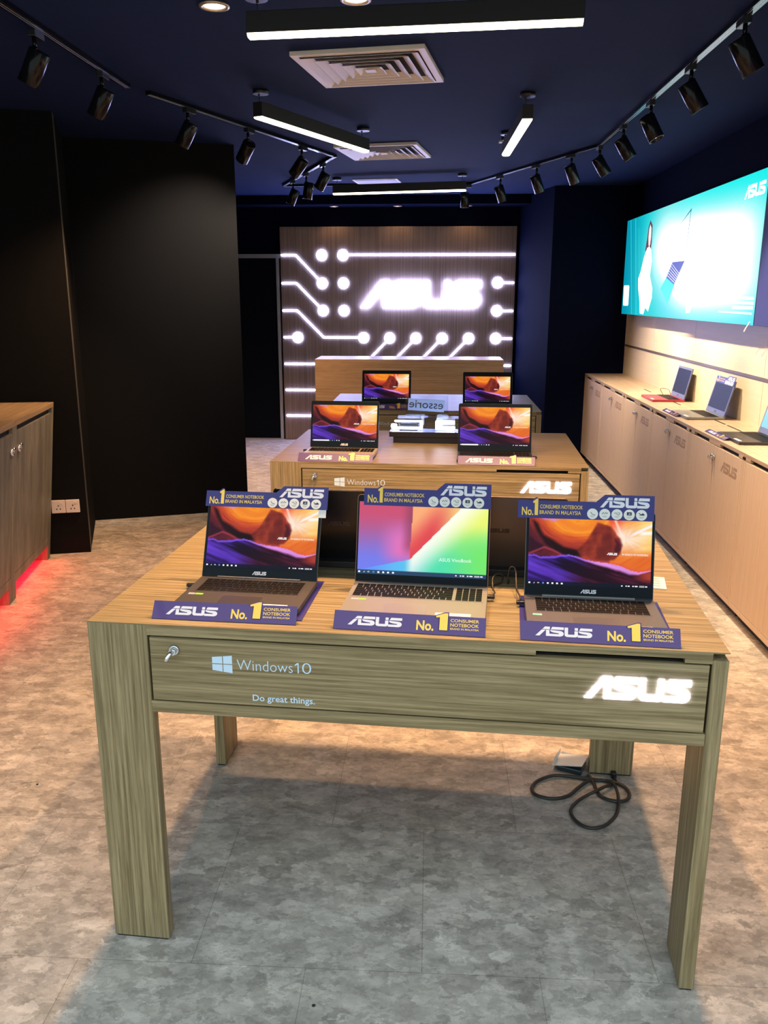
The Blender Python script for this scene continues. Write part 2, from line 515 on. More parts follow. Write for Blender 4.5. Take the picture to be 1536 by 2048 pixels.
# ------------------------------------------------------------------ back feature panel
PY = 10.04
t = thing('feature_panel', 'tall brown wood panel with glowing circuit lines and brand sign at the back', 'wall panel', (0, PY, 0))
m = MB(); m.box(-1.745, 0.955, 0.0, 0.058, 0.002, 2.452); m.build('board', P_Z, t, 0.003)
DOTS = [(-1.265, 2.141), (-1.02, 2.141), (-1.263, 1.829), (-1.017, 1.829), (-1.259, 1.521), (-1.015, 1.521), (-1.563, 1.214), (-.786, 1.212),
        (-.481, 1.210), (-.175, 1.209), (.132, 1.209), (.440, 1.208), (.753, 1.209), (.755, 1.522), (.756, 1.836)]
for x, z in DOTS:
    m = MB(); m.cyl((0, 0, 0), 0.060, 0.008, 32); m.build('lit_dot', LED_E, t, loc=(x, 0, z), rot=(PI/2, 0, 0))
LINES = [[(-1.732, 2.141), (-1.566, 2.141), (-1.305, 1.872)], [(-1.732, 1.830), (-1.566, 1.830), (-1.302, 1.564)],
         [(-1.730, 1.522), (-1.564, 1.522), (-1.257, 1.215), (-.846, 1.215)], [(-1.726, 1.215), (-1.623, 1.215)],
         [(-.523, 1.166), (-.700, .985)], [(-.218, 1.166), (-.395, .985)], [(.089, 1.166), (-.088, .985)], [(.397, 1.166), (.22, .985)],
         [(-.960, 2.145), (.938, 2.145)], [(.816, 1.835), (.936, 1.835)], [(.815, 1.521), (.936, 1.521)], [(.813, 1.208), (.936, 1.208)],
         [(-1.722, .906), (-1.30, .906)], [(-1.720, .598), (-1.30, .598)], [(-1.716, .290), (-1.30, .290)], [(.70, .898), (.934, .898)]]
for pl in LINES:
    m = MB()
    for a, b in zip(pl[:-1], pl[1:]):
        v = Vector((b[0]-a[0], b[1]-a[1])); n = Vector((-v.y, v.x)).normalized()*0.0085
        e = v.normalized()*0.004
        m.prism([(a[0]-n.x-e.x, a[1]-n.y-e.y), (b[0]-n.x+e.x, b[1]-n.y+e.y), (b[0]+n.x+e.x, b[1]+n.y+e.y), (a[0]+n.x-e.x, a[1]+n.y-e.y)], 0.0, 0.006, M=face_front())
    m.build('lit_line', LED_E, t)
for k in 'ASUZ':
    m = MB()
    for p in logo_polys(-.825, 1.552, 1.40, .308, k): m.prism(p, 0.014, 0.036, M=face_front())
    m.build('lit_letter', SIGN_BIG_E, t)

# ------------------------------------------------------------------ reception counter
t = thing('reception_counter', 'brown wood reception counter in front of the lit back panel', 'counter', (-.225, 8.83, 0))
m = MB(); m.box(-.98, .98, 0, .52, .02, 1.048); m.build('body', P_X, t, 0.002)
m = MB(); m.box(-.97, .97, .02, .50, 0.0, .02); m.build('plinth', DARK, t)
m = MB()
for p in logo_polys(.66, .858, .265, .062): m.prism(p, 0.0005, 0.006, M=face_front())
m.build('brand_logo', LOGO_GREY, t)

# ------------------------------------------------------------------ display tables
TW, TD, TH_, LW, LT = 1.512, 1.014, 0.912, 0.151, 0.036
def make_table(label, loc, rz):
    t = thing('display_table', label, 'table', loc, rz, 'wooden display tables in a row')
    m = MB()
    m.box(0, TW, LT, TD, TH_-.020, TH_)
    m.box(LW, TW-LT, 0, LT, TH_-.018, TH_)
    m.box(LW, 1.085, .0005, LT, TH_-.029, TH_-.018)
    m.box(1.416, TW-LT, .0005, LT, TH_-.029, TH_-.018)
    m.box(0, LW, 0, LT, TH_-.003, TH_); m.box(TW-LT, TW, 0, LT, TH_-.003, TH_)
    m.build('tabletop', W_X, t)
    def leg(x0, x1, y0, y1, top):
        m = MB(); m.box(x0, x1, y0, y1, .006, top); lg = m.build('leg', W_Z, t, .0015)
        m = MB(); m.box(x0+.004, x1-.004, y0+.004, y1-.004, 0, .006); m.build('foot_pad', BLACK, lg)
    leg(0, LW, 0, LT, TH_-.003)
    leg(TW-LT, TW, 0, LW, TH_-.020)
    leg(0, LT, TD-LW, TD, TH_-.020)
    leg(TW-LW, TW, TD-LT, TD, TH_-.020)
    m = MB(); m.box(LW, TW-LT, 0, .022, .678, .7085); m.build('front_rail', W_X, t, .001)
    m = MB(); m.box(LT, TW-LW, TD-.022, TD, .678, TH_-.020); m.build('back_panel', W_X, t, .001)
    m = MB(); m.box(LT+.001, TW-LT-.001, LT+.002, TD-.024, .680, TH_-.021); m.box(LW+.001, TW-LT-.001, .0225, LT+.002, .680, TH_-.031); m.build('carcass', [DARK], t)
    m = MB(); m.box(LW+.006, TW-LT-.005, .0, .018, .7125, .8785)
    dr = m.build('drawer_front', W_X, t, .001)
    Mf = face_front(0, 0, 0)
    m = MB(); m.cyl((0, 0, 0), .0135, .005, 24, r2=.0115); m.cyl((0, 0, .005), .0085, .012, 24); m.tube([(0, .002, .017), (-.003, -.002, .024), (-.008, -.010, .030), (-.010, -.017, .032)], .0055, 12)
    m.build('key_lock', CHROME, dr, loc=(.219, 0, .848), rot=(PI/2, 0, 0))
    m = MB()
    for (x0, x1, f0, f1) in ((.313, .3385, .0, .30), (.3405, .363, .32, .62)):
        # four leaning panes of the window symbol
        for lo, hi in ((0, 1), (1, 2)):
            def yy(x, k):
                s = (x-.313)/.05
                return (.8175-(.0165+.006*s), .817, .8185+(.0165+.006*s))[k] if k != 1 else (.817 if lo == 0 else .8185)
            m.flat([(x0, yy(x0, lo) if lo == 0 else .8188), (x1, yy(x1, lo) if lo == 0 else .8188), (x1, .8168 if lo == 0 else yy(x1, 2)), (x0, .8168 if lo == 0 else yy(x0, 2))], .0006, M=Mf)
    add_text(m, 'Windows', .3745, .8045, .138, .0265, .0006, M=Mf, off=-.012)
    m.flat([(.5275, .8045), (.5275, .831), (.5235, .831), (.518, .8265), (.518, .823), (.5245, .8270), (.5245, .8045)], .0006, M=Mf)
    add_text(m, '0', .5355, .8040, .0225, .0275, .0006, M=Mf, off=-.012)
    m.open = True; m.build('lettering', LETTER, dr)
    m = MB()
    add_text(m, 'Do great things.', .411, .7255, .154, .0165, .0006, M=Mf, off=.012)
    m.open = True
    m.build('slogan', LETTER, dr)
    m = MB()
    for p in logo_polys(1.199, .785, .236, .056): m.prism(p, 0.0, .003, M=Mf)
    m.build('lit_logo', SIGN_E, dr)
    return t
T1 = ((-.831, 1.885, 0), -.0714)
T2 = ((-.766, 3.951, 0), -.0446)
T3 = ((-.740, 5.862, 0), -.0070)
tab1 = make_table('bamboo display table nearest the camera, holding three laptops along its front', *T1)
copy_thing(tab1, *T2, 'bamboo display table in the middle of the row, holding two laptops and an acrylic case')
copy_thing(tab1, *T3, 'bamboo display table farthest back, just before the reception counter')
def on_table(T, u, v, z=TH_):
    c, s = math.cos(T[1]), math.sin(T[1])
    return (T[0][0]+c*u-s*v, T[0][1]+s*u+c*v, z)

# ------------------------------------------------------------------ screen pictures
def sstep(a, b, x):
    t = min(1, max(0, (x-a)/(b-a))); return t*t*(3-2*t)
def mixc(a, b, t):
    return tuple(a[i]+(b[i]-a[i])*t for i in range(3))
def interp(tab, u):
    for (a, x), (b, y) in zip(tab[:-1], tab[1:]):
        if u <= b: return x+(y-x)*(u-a)/(b-a)
    return tab[-1][1]
_pr = random.Random(3)
_perm = [_pr.random() for _ in range(4096)]
def vn(x, y):
    xi, yi = math.floor(x), math.floor(y)
    fx, fy = x-xi, y-yi
    fx = fx*fx*(3-2*fx); fy = fy*fy*(3-2*fy)
    h = lambda i, j: _perm[(i*73+j*179+i*j*7) % 4096]
    return (h(xi, yi)*(1-fx)+h(xi+1, yi)*fx)*(1-fy)+(h(xi, yi+1)*(1-fx)+h(xi+1, yi+1)*fx)*fy
def fbm(x, y):
    return vn(x, y)*.55+vn(x*2.1+5, y*2.1+9)*.28+vn(x*4.3+2, y*4.3+1)*.17
def poly_in(poly, u, v):
    ins = False
    n = len(poly)
    for i in range(n):
        (x1, y1), (x2, y2) = poly[i], poly[(i+1) % n]
        if (y1 > v) != (y2 > v) and u < (x2-x1)*(v-y1)/(y2-y1)+x1: ins = not ins
    return ins
def poly_soft(poly, u, v, w):
    c = 0
    for dx_, dy_ in ((0, 0), (w, 0), (-w, 0), (0, w*1.6), (0, -w*1.6), (w*.7, w), (-w*.7, w), (w*.7, -w), (-w*.7, -w)):
        c += poly_in(poly, u+dx_, v+dy_)
    return c/9
CY_ROCK = [(.56, .95), (.66, .90), (.71, .80), (.69, .74), (.73, .66), (.755, .60), (.75, .50), (.70, .40), (.44, .42), (.40, .53), (.47, .66), (.52, .82)]
CY_DARK = [(.02, .98), (.07, .92), (.12, .74), (.21, .66), (.29, .57), (.40, .53), (.46, .425), (.36, .43), (.27, .465), (.21, .52), (.14, .60), (.06, .80)]
CY_DARK2 = [(.0, .74), (.05, .66), (.13, .58), (.11, .51), (.0, .47)]
CY_CLEFT = [(.685, .80), (.70, .745), (.745, .64), (.755, .56), (.715, .47), (.70, .56), (.715, .64)]
def canyon(u, v):
    ridge = interp([(0, .44), (.05, .45), (.10, .415), (.15, .425), (.22, .43), (.27, .455), (.34, .46), (.40, .435), (.47, .395), (.55, .37), (.65, .355), (.75, .32), (.83, .26), (.90, .235), (1.0, .27)], u)
    nz = fbm(u*7, v*5)
    if v > ridge:
        dx_, dy_ = (u-.42)*1.12, (v-1.04)
        r = math.hypot(dx_, dy_)
        th = math.atan2(dy_, dx_)
        ln = fbm(r*70, th*2.2)                                   # strata following the bowl
        c = mixc((88, 26, 36), (138, 44, 44), ln)
        c = mixc(c, mixc((150, 44, 34), (206, 78, 52), ln), sstep(.56, .44, r+.05*nz))
        c = mixc(c, mixc((204, 70, 32), (244, 132, 48), ln), sstep(.42, .33, r+.04*nz))
        c = mixc(c, mixc((240, 124, 30), (255, 166, 56), ln), sstep(.34, .27, r+.03*nz))
        c = mixc(c, (222, 92, 40), sstep(.08, .0, abs(r-.18))*.5*ln)
        c = mixc(c, mixc((58, 20, 34), (104, 36, 52), fbm(u*14, v*9)), sstep(.30, .10, u)*sstep(.42, .55, r)*.85)
        k = poly_soft(CY_DARK, u, v, .012)
        c = mixc(c, mixc((20, 9, 14), (58, 22, 30), fbm(u*20+v*9, v*6)*.7), k)
        c = mixc(c, (42, 18, 34), poly_soft(CY_DARK2, u, v, .012)*.8)
        k = sstep(.03, .0, abs(v-interp([(0, .455), (.13, .56), (.20, .52), (.28, .45), (.34, .44)], u)))*sstep(.34, .24, u)
        c = mixc(c, (176, 60, 84), k*.75)
        c = mixc(c, (208, 130, 232), sstep(.045, .0, abs(v-(1.0-.28*(u-.10))))*sstep(.06, .12, u)*sstep(.26, .2, u)*(.4+.6*vn(u*60, v*12)))
        # sunlit gap on the right
        xe = interp([(0, .60), (.40, .66), (.50, .735), (.62, .76), (.72, .74), (.80, .70), (.90, .665), (1.0, .64)], v)
        k = sstep(xe-.008, xe+.02, u)
        if k > 0:
            ax, ay = u-.79, v-.72
            an = math.atan2(ay, ax)
            g = math.hypot(ax, ay*.8)
            ln2 = fbm((v*9-u*5)*2.2, u*3+v)
            w = mixc((236, 112, 34), (255, 186, 84), ln2)
            w = mixc(w, mixc((236, 70, 44), (250, 120, 60), ln2), sstep(.80, .72, u)*sstep(.74, .86, v))
            w = mixc(w, mixc((250, 176, 70), (255, 226, 150), ln2), sstep(.82, .95, u)*sstep(.40, .60, v))
            w = mixc(w, mixc((214, 84, 34), (246, 138, 50), fbm((v*11-u*13)*1.6, u*2)), sstep(.58, .42, v))
            w = mixc(w, (255, 244, 250), sstep(.035, .005, abs((v-.73)-(u-.79)*.95))*sstep(.80, .88, u))
            w = mixc(w, (255, 250, 244), sstep(.045, .005, abs((v-.80)-(u-.88)*.15))*sstep(.88, .93, u))
            w = mixc(w, (255, 190, 150), sstep(.018, .002, abs((u-.70)-(1.0-v)*.24))*sstep(.70, .80, v))
            ray = .45+.55*vn(an*5.5+40, 3)
            w = mixc(w, (255, 246, 240), sstep(.26, .01, g)*(.35+.65*ray)*.95)
            c = mixc(c, w, k)
        rk = mixc((112, 34, 34), (196, 78, 46), fbm(u*16-v*5, v*11))
        rk = mixc(rk, (76, 24, 30), sstep(.0, .8, vn(u*26, v*4))*.5)
        c = mixc(c, rk, poly_soft(CY_ROCK, u, v, .008))
        c = mixc(c, (66, 22, 34), poly_soft(CY_CLEFT, u, v, .008)*.85)
        c = mixc(c, (228, 90, 56), sstep(ridge+.06, ridge, v)*sstep(.36, .5, u)*.65)
    else:
        d = ridge-v
        q = u*.80+v*1.25
        st = fbm(q*26, (v-u*.6)*3)
        st2 = fbm(q*9+3, (v-u*.6)*2)
        left = mixc((38, 18, 84), (112, 66, 222), sstep(.25, .75, st2)*(.55+.45*st))
        right = mixc((48, 14, 36), (122, 38, 66), sstep(.2, .8, st)*(.5+.5*st2))
        c = mixc(left, right, sstep(.26, .60, u+(.25-v)*.3))
        c = mixc(c, (24, 10, 22), sstep(.46, .30, st2)*sstep(.03, .12, d)*.75*sstep(.12, .25, u))
        c = mixc(c, (204, 74, 46), sstep(.82, 1.0, u)*sstep(.12, .03, abs(v-.185))*.75)
        th = interp([(0, .03), (.2, .045), (.38, .03), (.5, .04), (.62, .08), (.72, .105), (.82, .09), (.92, .04), (1, .02)], u)
        pk = mixc((128, 84, 240), (236, 156, 244), sstep(.25, .6, u))
        c = mixc(c, pk, sstep(th, th*.45, d)*(.75+.25*st))
    if v < .058: c = mixc((16, 22, 38), c, .12)
    return c
def vivid(u, v):
    corner = (.405, .215)
    xe = .405+.018*(v-.215)/.785
    ydiag = .215+(u-.405)*1.90
    if u < xe and v > .05+.42*u:
        c = mixc((118, 128, 240), (206, 84, 118), sstep(.12, .92, v))
        c = mixc(c, (228, 118, 190), sstep(.12, .34, u)*sstep(.05, .35, v)*sstep(.85, .45, v))
        c = mixc(c, (150, 70, 100), sstep(xe-.10, xe, u)*sstep(.2, .45, v)*.75)
    elif v > ydiag and u >= xe:
        k = (v-ydiag)
        c = mixc((228, 76, 84), (252, 176, 122), sstep(.05, .55, k))
        c = mixc(c, (250, 206, 128), sstep(.55, .8, u))
    else:
        base = mixc((84, 226, 176), (238, 250, 116), sstep(.15, .80, v))
        base = mixc(base, (120, 235, 110), sstep(.62, 1.0, u)*sstep(.75, .3, v))
        base = mixc((96, 190, 246), base, sstep(.30, .62, u))
        k = max(0, ydiag-v)
        wht = sstep(.55, .0, k)*sstep(.36, .44, u)
        c = mixc(base, (255, 255, 244), wht*.95)
        c = mixc(c, (104, 150, 252), sstep(.34, .05, u))
    if v < .058: c = (46, 72, 104)
    return c
def lit(u, v):
    return mixc((150, 226, 236), (214, 250, 250), sstep(.2, .9, v))
def off_screen(u, v):
    return (9, 10, 14)
def picture_mesh(name, fn, nx=168, ny=96, extras=True, words=None, bar=False):
    # unit picture: x -0.5..0.5, y 0..1 scaled by the caller, faces +Z
    me = bpy.data.meshes.new(name)
    vs = [(i/nx-.5, j/ny, 0) for j in range(ny+1) for i in range(nx+1)]
    fs = [(j*(nx+1)+i, j*(nx+1)+i+1, (j+1)*(nx+1)+i+1, (j+1)*(nx+1)+i) for j in range(ny) for i in range(nx)]
    nb = len(vs); nf = len(fs)
    m = MB(); m.v = vs; m.f = fs; m.mi = [0]*nf; m.sm = [False]*nf
    z = .0006
    if words:
        for p in logo_polys(.14, .475, .085, .034): m.flat(p, z, 1)
        add_text(m, 'IN SEARCH OF INCREDIBLE', .265, .478, .21, .026, z, 1, off=.01)
    if words is False:
        for p in (0,):
            add_text(m, 'ASUS VivoBook', .135, .215, .25, .045, z, 1, off=0.0)
    if bar: m.flat([(-.475, .012), (-.235, .012), (-.235, .046), (-.475, .046)], z*1.5, 1)
    if extras:
        for k, x in enumerate((-.485, -.222, -.185, -.15, -.115, -.08) if bar else (-.485, -.447, -.412, -.372, -.333, -.295, -.257, -.218)):
            q = .008
            if k == 1: m.flat([(x-.004, .018), (x, .016), (x+.006, .034), (x+.002, .036)], z, 1)
            elif k == 2: m.flat([(x-.007, .022), (x+.007, .022), (x+.007, .036), (x-.007, .036)], z, 1); m.flat([(x-.004, .025), (x+.004, .025), (x+.004, .033), (x-.004, .033)], z*2, 0)
            else: m.flat([(x-q, .017), (x+q, .017), (x+q*.9, .040), (x-q*.9, .040)], z, 2 if k == 3 else 1)
        for x, w in ((.27, .006), (.305, .005), (.325, .008), (.36, .006), (.385, .012), (.465, .009)):
            m.flat([(x-w, .020), (x+w, .020), (x+w, .036), (x-w, .036)], z, 1)
        m.flat([(.41, .032), (.45, .032), (.45, .038), (.41, .038)], z, 1); m.flat([(.41, .018), (.45, .018), (.45, .024), (.41, .024)], z, 1)
    me.from_pydata(m.v, [], m.f)
    for mm in (SCREEN, WHITE_E, BLUE_E): me.materials.append(mm)
    me.polygons.foreach_set('material_index', m.mi)
    at = me.color_attributes.new('Col', 'FLOAT_COLOR', 'POINT')
    buf = []
    for k, p in enumerate(m.v):
        if k < nb:
            c = fn(p[0]+.5, p[1]); buf += list(srgb(*c))
        else: buf += [0, 0, 0, 1]
    at.data.foreach_set('color', buf)
    me.update()
    return me
PIC_CANYON = picture_mesh('canyon_wallpaper', canyon, words=True)
PIC_SEARCH = picture_mesh('canyon_wallpaper_with_search_bar', canyon, words=True, bar=True)
PIC_VIVID = picture_mesh('bright_wallpaper', vivid, words=False)
PIC_LIT = picture_mesh('pale_blue_screen', lit, 8, 6, False)
PIC_OFF = picture_mesh('dark_screen', off_screen, 2, 2, False)

# ------------------------------------------------------------------ laptops
def keyboard_mesh(w, numpad):
    # keys from the front row backwards; returns MB in local coords centred on x, y from 0 (front) to 0.098
    m = MB()
    rows = [[1.2, 1, 1, 1, 5.4, 1, 1, .9, .9, .9], [2.3]+[1]*10+[2.7], [1.8]+[1]*11+[2.2], [1.5]+[1]*12+[1.5], [1]*13+[2.0], [1]*15]
    kw = w*(.775 if numpad else 1.0)
    y = 0.0
    for r, row in enumerate(rows):
        h = .0165 if r < 5 else .0105
        tot = sum(row); x = -w/2
        for k in row:
            ww = k/tot*kw
            m.box(x+.0011, x+ww-.0011, y+.0011, y+h-.0011, 0, .0014)
            x += ww
        if numpad:
            nw = w*.205/4
            for q in range(4):
                x0 = w/2-w*.205+q*nw
                m.box(x0+.0011, x0+nw-.0011, y+.0011, y+h-.0011, 0, .0014)
        y += h
    return m, y
KEYM = mat('key_black', (0.005, 0.005, 0.006, 1), .5, spec=.15)
def make_laptop(label, loc, rz, w, d, lid, tilt, deck, lidm, bezel, pic, numpad=False, keys=BLACK, group=None, logo_m=SILVER, chin=.022, stickers=(), labelcard=True, hinge_in=.004, thick=.017, lid_logo=None, side=.008, hinge_bar=None, brand=True):
    """origin on the table under the middle of the base; -Y is the user's side"""
    t = thing('laptop', label, 'laptop', loc, rz, group)
    m = MB()
    r = .010
    outline = [(-w/2+r, -d/2)]+[(w/2-r, -d/2)]+arc(w/2-r, -d/2+r, r, -90, 0, 4)+arc(w/2-r, d/2-r, r, 0, 90, 4)+arc(-w/2+r, d/2-r, r, 90, 180, 4)+arc(-w/2+r, -d/2+r, r, 180, 270, 4)
    o2 = []
    for p in outline:
        if not o2 or (abs(p[0]-o2[-1][0])+abs(p[1]-o2[-1][1])) > 1e-5: o2.append(p)
    if abs(o2[0][0]-o2[-1][0])+abs(o2[0][1]-o2[-1][1]) < 1e-5: o2.pop()
    m.prism(o2, .002, thick)
    for sx in (-1, 1):
        for sy in (-1, 1): m.cyl((sx*(w/2-.03), sy*(d/2-.03), 0), .007, .0025, 10)
    base = m.build('base', deck, t, .0012)
    km, kh = keyboard_mesh(w*(.93 if numpad else .84), numpad)
    kw = w*(.93 if numpad else .84)
    m2 = MB(); m2.box(-kw/2-.003, kw/2+.003, -.003, kh+.003, -.0003, .0003, 1)
    for vs, f, mi in zip([None], [None], [None]): pass
    m2.add(km.v, km.f, 0)
    m2.build('keyboard', [KEYM if keys is BLACK else keys, deck], t, loc=(0, d/2-.026-kh-hinge_in, thick+.0005))
    tp = MB(); tw = .105; tp.box(-tw/2-(.02 if numpad else 0), tw/2-(.02 if numpad else 0), -d/2+.006, -d/2+.006+min(.068, d/2-kh/2), thick-.0002, thick+.0004)
    tp.build('touchpad', mat_touch(deck), t)
    for (x, y, sw, sh, c) in stickers:
        s_ = MB(); s_.box(x, x+sw, y, y+sh, thick, thick+.0005); s_.build('sticker', c, t)
    if labelcard:
        s_ = MB(); s_.box(w*.16, w*.40, -d/2+.008, -d/2+.026, thick, thick+.0006); s_.build('price_label', PAPER, t)
    # lid, hinged at the back
    lo = bpy.data.objects.new('lid', None)
    m = MB()
    rr = .009
    pts = [(-w/2, 0), (w/2, 0)]+arc(w/2-rr, lid-rr, rr, 0, 90, 5)+arc(-w/2+rr, lid-rr, rr, 90, 180, 5)
    m.prism(pts, -.006, 0.0)
    pb = [(-w/2+.0015, .001), (w/2-.0015, .001)]+arc(w/2-rr, lid-rr, rr-.0015, 0, 90, 5)+arc(-w/2+rr, lid-rr, rr-.0015, 90, 180, 5)
    Ml = Matrix.Rotation(PI/2+tilt*-1, 4, 'X')
    o = m.build('lid', lidm, t, .0008)
    o.matrix_local = Matrix.Translation((0, d/2-.006-hinge_in, thick+.001)) @ Matrix.Rotation(PI/2-tilt, 4, 'X')
    m = MB(); m.prism(pb, 0.0, .0009); m.build('bezel', bezel, o)
    sw, sh = w-2*side, (w-2*side)*.5625
    if chin+sh > lid-.004: sh = lid-.006-chin
    s_ = link('screen', pic, o, loc=(0, chin, .0013)); s_.scale = (sw, sh, 1)
    if brand:
        m = MB()
        lw = .040 if brand is True else .03
        for p in logo_polys(-lw/2, chin*.32, lw, chin*.36): m.prism(p, .0009, .0012)
        m.build('brand_logo', logo_m, o)
    if lid_logo:
        m = MB()
        for p in logo_polys(-.033, lid*.50, .066, .013):
            m.prism([(-a, b) for a, b in p], -.0066, -.0060)
        m.build('brand_logo', lid_logo, o)
    if hinge_bar:
        m = MB(); m.box(-w*.36, w*.36, d/2-.011-hinge_in, d/2-.004-hinge_in, thick-.001, thick+.0035); m.build('hinge', hinge_bar, t, .001)
    return t
_touch = {}
def mat_touch(deck):
    if deck.name not in _touch:
        b = deck.node_tree.nodes['Principled BSDF']
        c = b.inputs['Base Color'].default_value
        _touch[deck.name] = mat(deck.name+'_pad', (c[0]*1.12, c[1]*1.12, c[2]*1.12, 1), .3, b.inputs['Metallic'].default_value)
    return _touch[deck.name]
DK_GREY = mat('dark_grey_deck', (0.060, 0.055, 0.056, 1), .45, .3)
LT_GREY = mat('silver_deck', (0.27, 0.26, 0.245, 1), .42, .3)
MD_GREY = mat('grey_deck', (0.125, 0.12, 0.125, 1), .42, .3)
GOLDDK = mat('gold_deck', (0.52, 0.45, 0.36, 1), .4, .35)
BLKDK = mat('black_deck', (0.022, 0.020, 0.022, 1), .4)
REDDK = mat('red_deck', (0.36, 0.03, 0.055, 1), .4)
BEZ = mat('glossy_bezel', (0.004, 0.008, 0.013, 1), .3, spec=.12)
BEZG = mat('grey_bezel', (0.105, 0.125, 0.215, 1), .45)
BROWN_LID = mat('bronze_lid', (0.135, 0.105, 0.09, 1), .38, .55)
COPPER = mat('copper_edge', (0.35, 0.17, 0.12, 1), .35, .7)
BLACK_LID = mat('black_lid', (0.010, 0.010, 0.011, 1), .24)
GREEN = mat('green_sticker', (0.25, 0.62, 0.03, 1), .4)
SILV = mat('silver_sticker', (0.6, 0.6, 0.68, 1), .35, .4)
TEAL = mat('teal_sticker', (0.25, 0.65, 0.55, 1), .4)
R_ = math.radians
def tpos(T, u, v, z=TH_): return on_table(T, u, v, z)
# nearest table, front row  (hinge line v given, base centre = hinge - d/2)
make_laptop('dark grey laptop with canyon wallpaper, leftmost in the front row of the nearest table', tpos(T1, .346, .314-.1125+.006, TH_+.0017), T1[1]-.018, .326, .225, .222, R_(24), DK_GREY, DK_GREY, BEZ, PIC_CANYON,
            stickers=((-.148, -.042, .017, .011, SILV), (-.130, -.042, .021, .011, GREEN)), hinge_bar=MD_GREY, chin=.027)
make_laptop('silver laptop with a pink, yellow and green wallpaper in the middle of the nearest table', tpos(T1, .790, .323-.120+.008, TH_+.0017), T1[1]-.02, .360, .240, .236, R_(14.4), LT_GREY, COPPER, BEZ, PIC_VIVID, numpad=True,
            stickers=((-.165, -.030, .019, .009, SILV), (-.145, -.030, .019, .009, GREEN)), chin=.021, brand=False, side=.006)
make_laptop('grey laptop with canyon wallpaper, rightmost in the front row of the nearest table', tpos(T1, 1.229, .279-.1125+.006, TH_+.0017), T1[1]+.004, .326, .225, .222, R_(14.4), MD_GREY, MD_GREY, BEZ, PIC_CANYON,
            stickers=((-.147, -.040, .022, .010, TEAL),), hinge_bar=LT_GREY, chin=.027)
# nearest table, rear row, facing away
make_laptop('black laptop seen from behind, at the back left of the nearest table', tpos(T1, .542, .485+.120), T1[1]+PI-.01, .368, .240, .228, R_(16), BLKDK, BLACK_LID, BEZ, PIC_CANYON, lid_logo=mat('dim_logo', (0.05, 0.04, 0.04, 1), .3), hinge_in=.034, thick=.020, labelcard=False)
make_laptop('bronze laptop seen from behind, at the back right of the nearest table', tpos(T1, .996, .468+.120), T1[1]+PI-.01, .372, .240, .228, R_(16), BLKDK, BROWN_LID, BEZ, PIC_CANYON, lid_logo=BLACK, hinge_in=.034, thick=.020, labelcard=False)
# middle table
make_laptop('laptop with a gold deck and black lid on the left of the middle table', tpos(T2, .314, .315-.122, TH_+.0017), T2[1]-.02, .352, .244, .238, R_(14.4), GOLDDK, BLACK, BEZ, PIC_SEARCH, numpad=True, chin=.030, side=.010, labelcard=False, hinge_bar=BLACK)
make_laptop('black laptop on the right of the middle table', tpos(T2, 1.079, .282-.122, TH_+.0017), T2[1]-.006, .365, .244, .238, R_(14.4), BLKDK, BLACK, BEZ, PIC_SEARCH, numpad=True, chin=.026, side=.010, labelcard=False, brand=False)
# farthest table
make_laptop('black laptop on the left of the farthest display table', tpos(T3, .418, .30-.122, TH_+.0017), T3[1]-.01, .358, .244, .234, R_(14.4), BLKDK, BLACK, BEZ, PIC_CANYON, numpad=True, chin=.024, side=.016, labelcard=False, brand=False)
make_laptop('black laptop on the right of the farthest display table', tpos(T3, 1.148, .20-.122), T3[1]-.008, .352, .244, .236, R_(14.4), BLKDK, BLACK, BEZ, PIC_CANYON, numpad=True, chin=.024, side=.016, labelcard=False, brand=False)

# ------------------------------------------------------------------ promotional cards
SL_V, SL_Z = .027, .037                      # run and rise of the sloping front strip
def make_placard(label, loc, rz, w, plate=(0, 0), plate_d=.30, slope=(SL_V, SL_Z)):
    """origin: front edge middle on the table"""
    t = thing('promo_card', label, 'promotional card', loc, rz, 'purple number one cards')
    sv, sz = slope
    L = math.hypot(sv, sz)
    A = Matrix.Translation((0, .0006, .0016)) @ Matrix.Rotation(math.atan2(sz, sv), 4, 'X')
    m = MB(); m.box(-w/2, w/2, 0, L, -.0014, 0, M=A)
    m.box(-w/2+.004, w/2-.004, sv-.001, sv+.004, 0.0002, sz-.001)
    one = [(.062*w/.36+w*.0, L*.18)]
    x1 = w*.160
    m.prism([(x1+.012, L*.2), (x1+.036, L*.2), (x1+.036, L*1.20), (x1+.027, L*1.20), (x1+.002, L*1.0), (x1+.004, L*.86), (x1+.012, L*.9)], -.0014, 0, M=A)
    f = m.build('front_strip', PURPLE, t)
    m = MB()
    m.box(-w/2+plate[0], w/2+plate[1], sv+.004, plate_d, .0002, .0016); m.build('base_sheet', NAVYC, t)
    m = MB()
    for p in logo_polys(-w*.405, L*.26, w*.36, L*.48): m.flat(p, .0004, M=A)
    m.open = True; m.build('brand_logo', SILVER, f)
    m = MB()
    add_text(m, 'No.', x1-.040, L*.20, .041, L*.52, .0004, M=A, off=.03)
    m.flat([(x1+.0145, L*.24), (x1+.0335, L*.24), (x1+.0335, L*1.14), (x1+.027, L*1.14), (x1+.005, L*.98), (x1+.006, L*.89), (x1+.0145, L*.92)], .0005, M=A)
    add_text(m, 'CONSUMER', x1+.040, L*.70, w*.185, L*.16, .0004, M=A, off=.012)
    add_text(m, 'NOTEBOOK', x1+.040, L*.46, w*.185, L*.17, .0004, M=A, off=.012)
    add_text(m, 'BRAND IN MALAYSIA', x1+.040, L*.29, w*.185, L*.10, .0004, M=A, off=.012)
    m.open = True; m.build('gold_lettering', GOLD, f)
    return t
pl1 = make_placard('purple promo card in front of the leftmost laptop on the nearest table', tpos(T1, .333, .034), T1[1]+.006, .362, (.20, .008), .325)
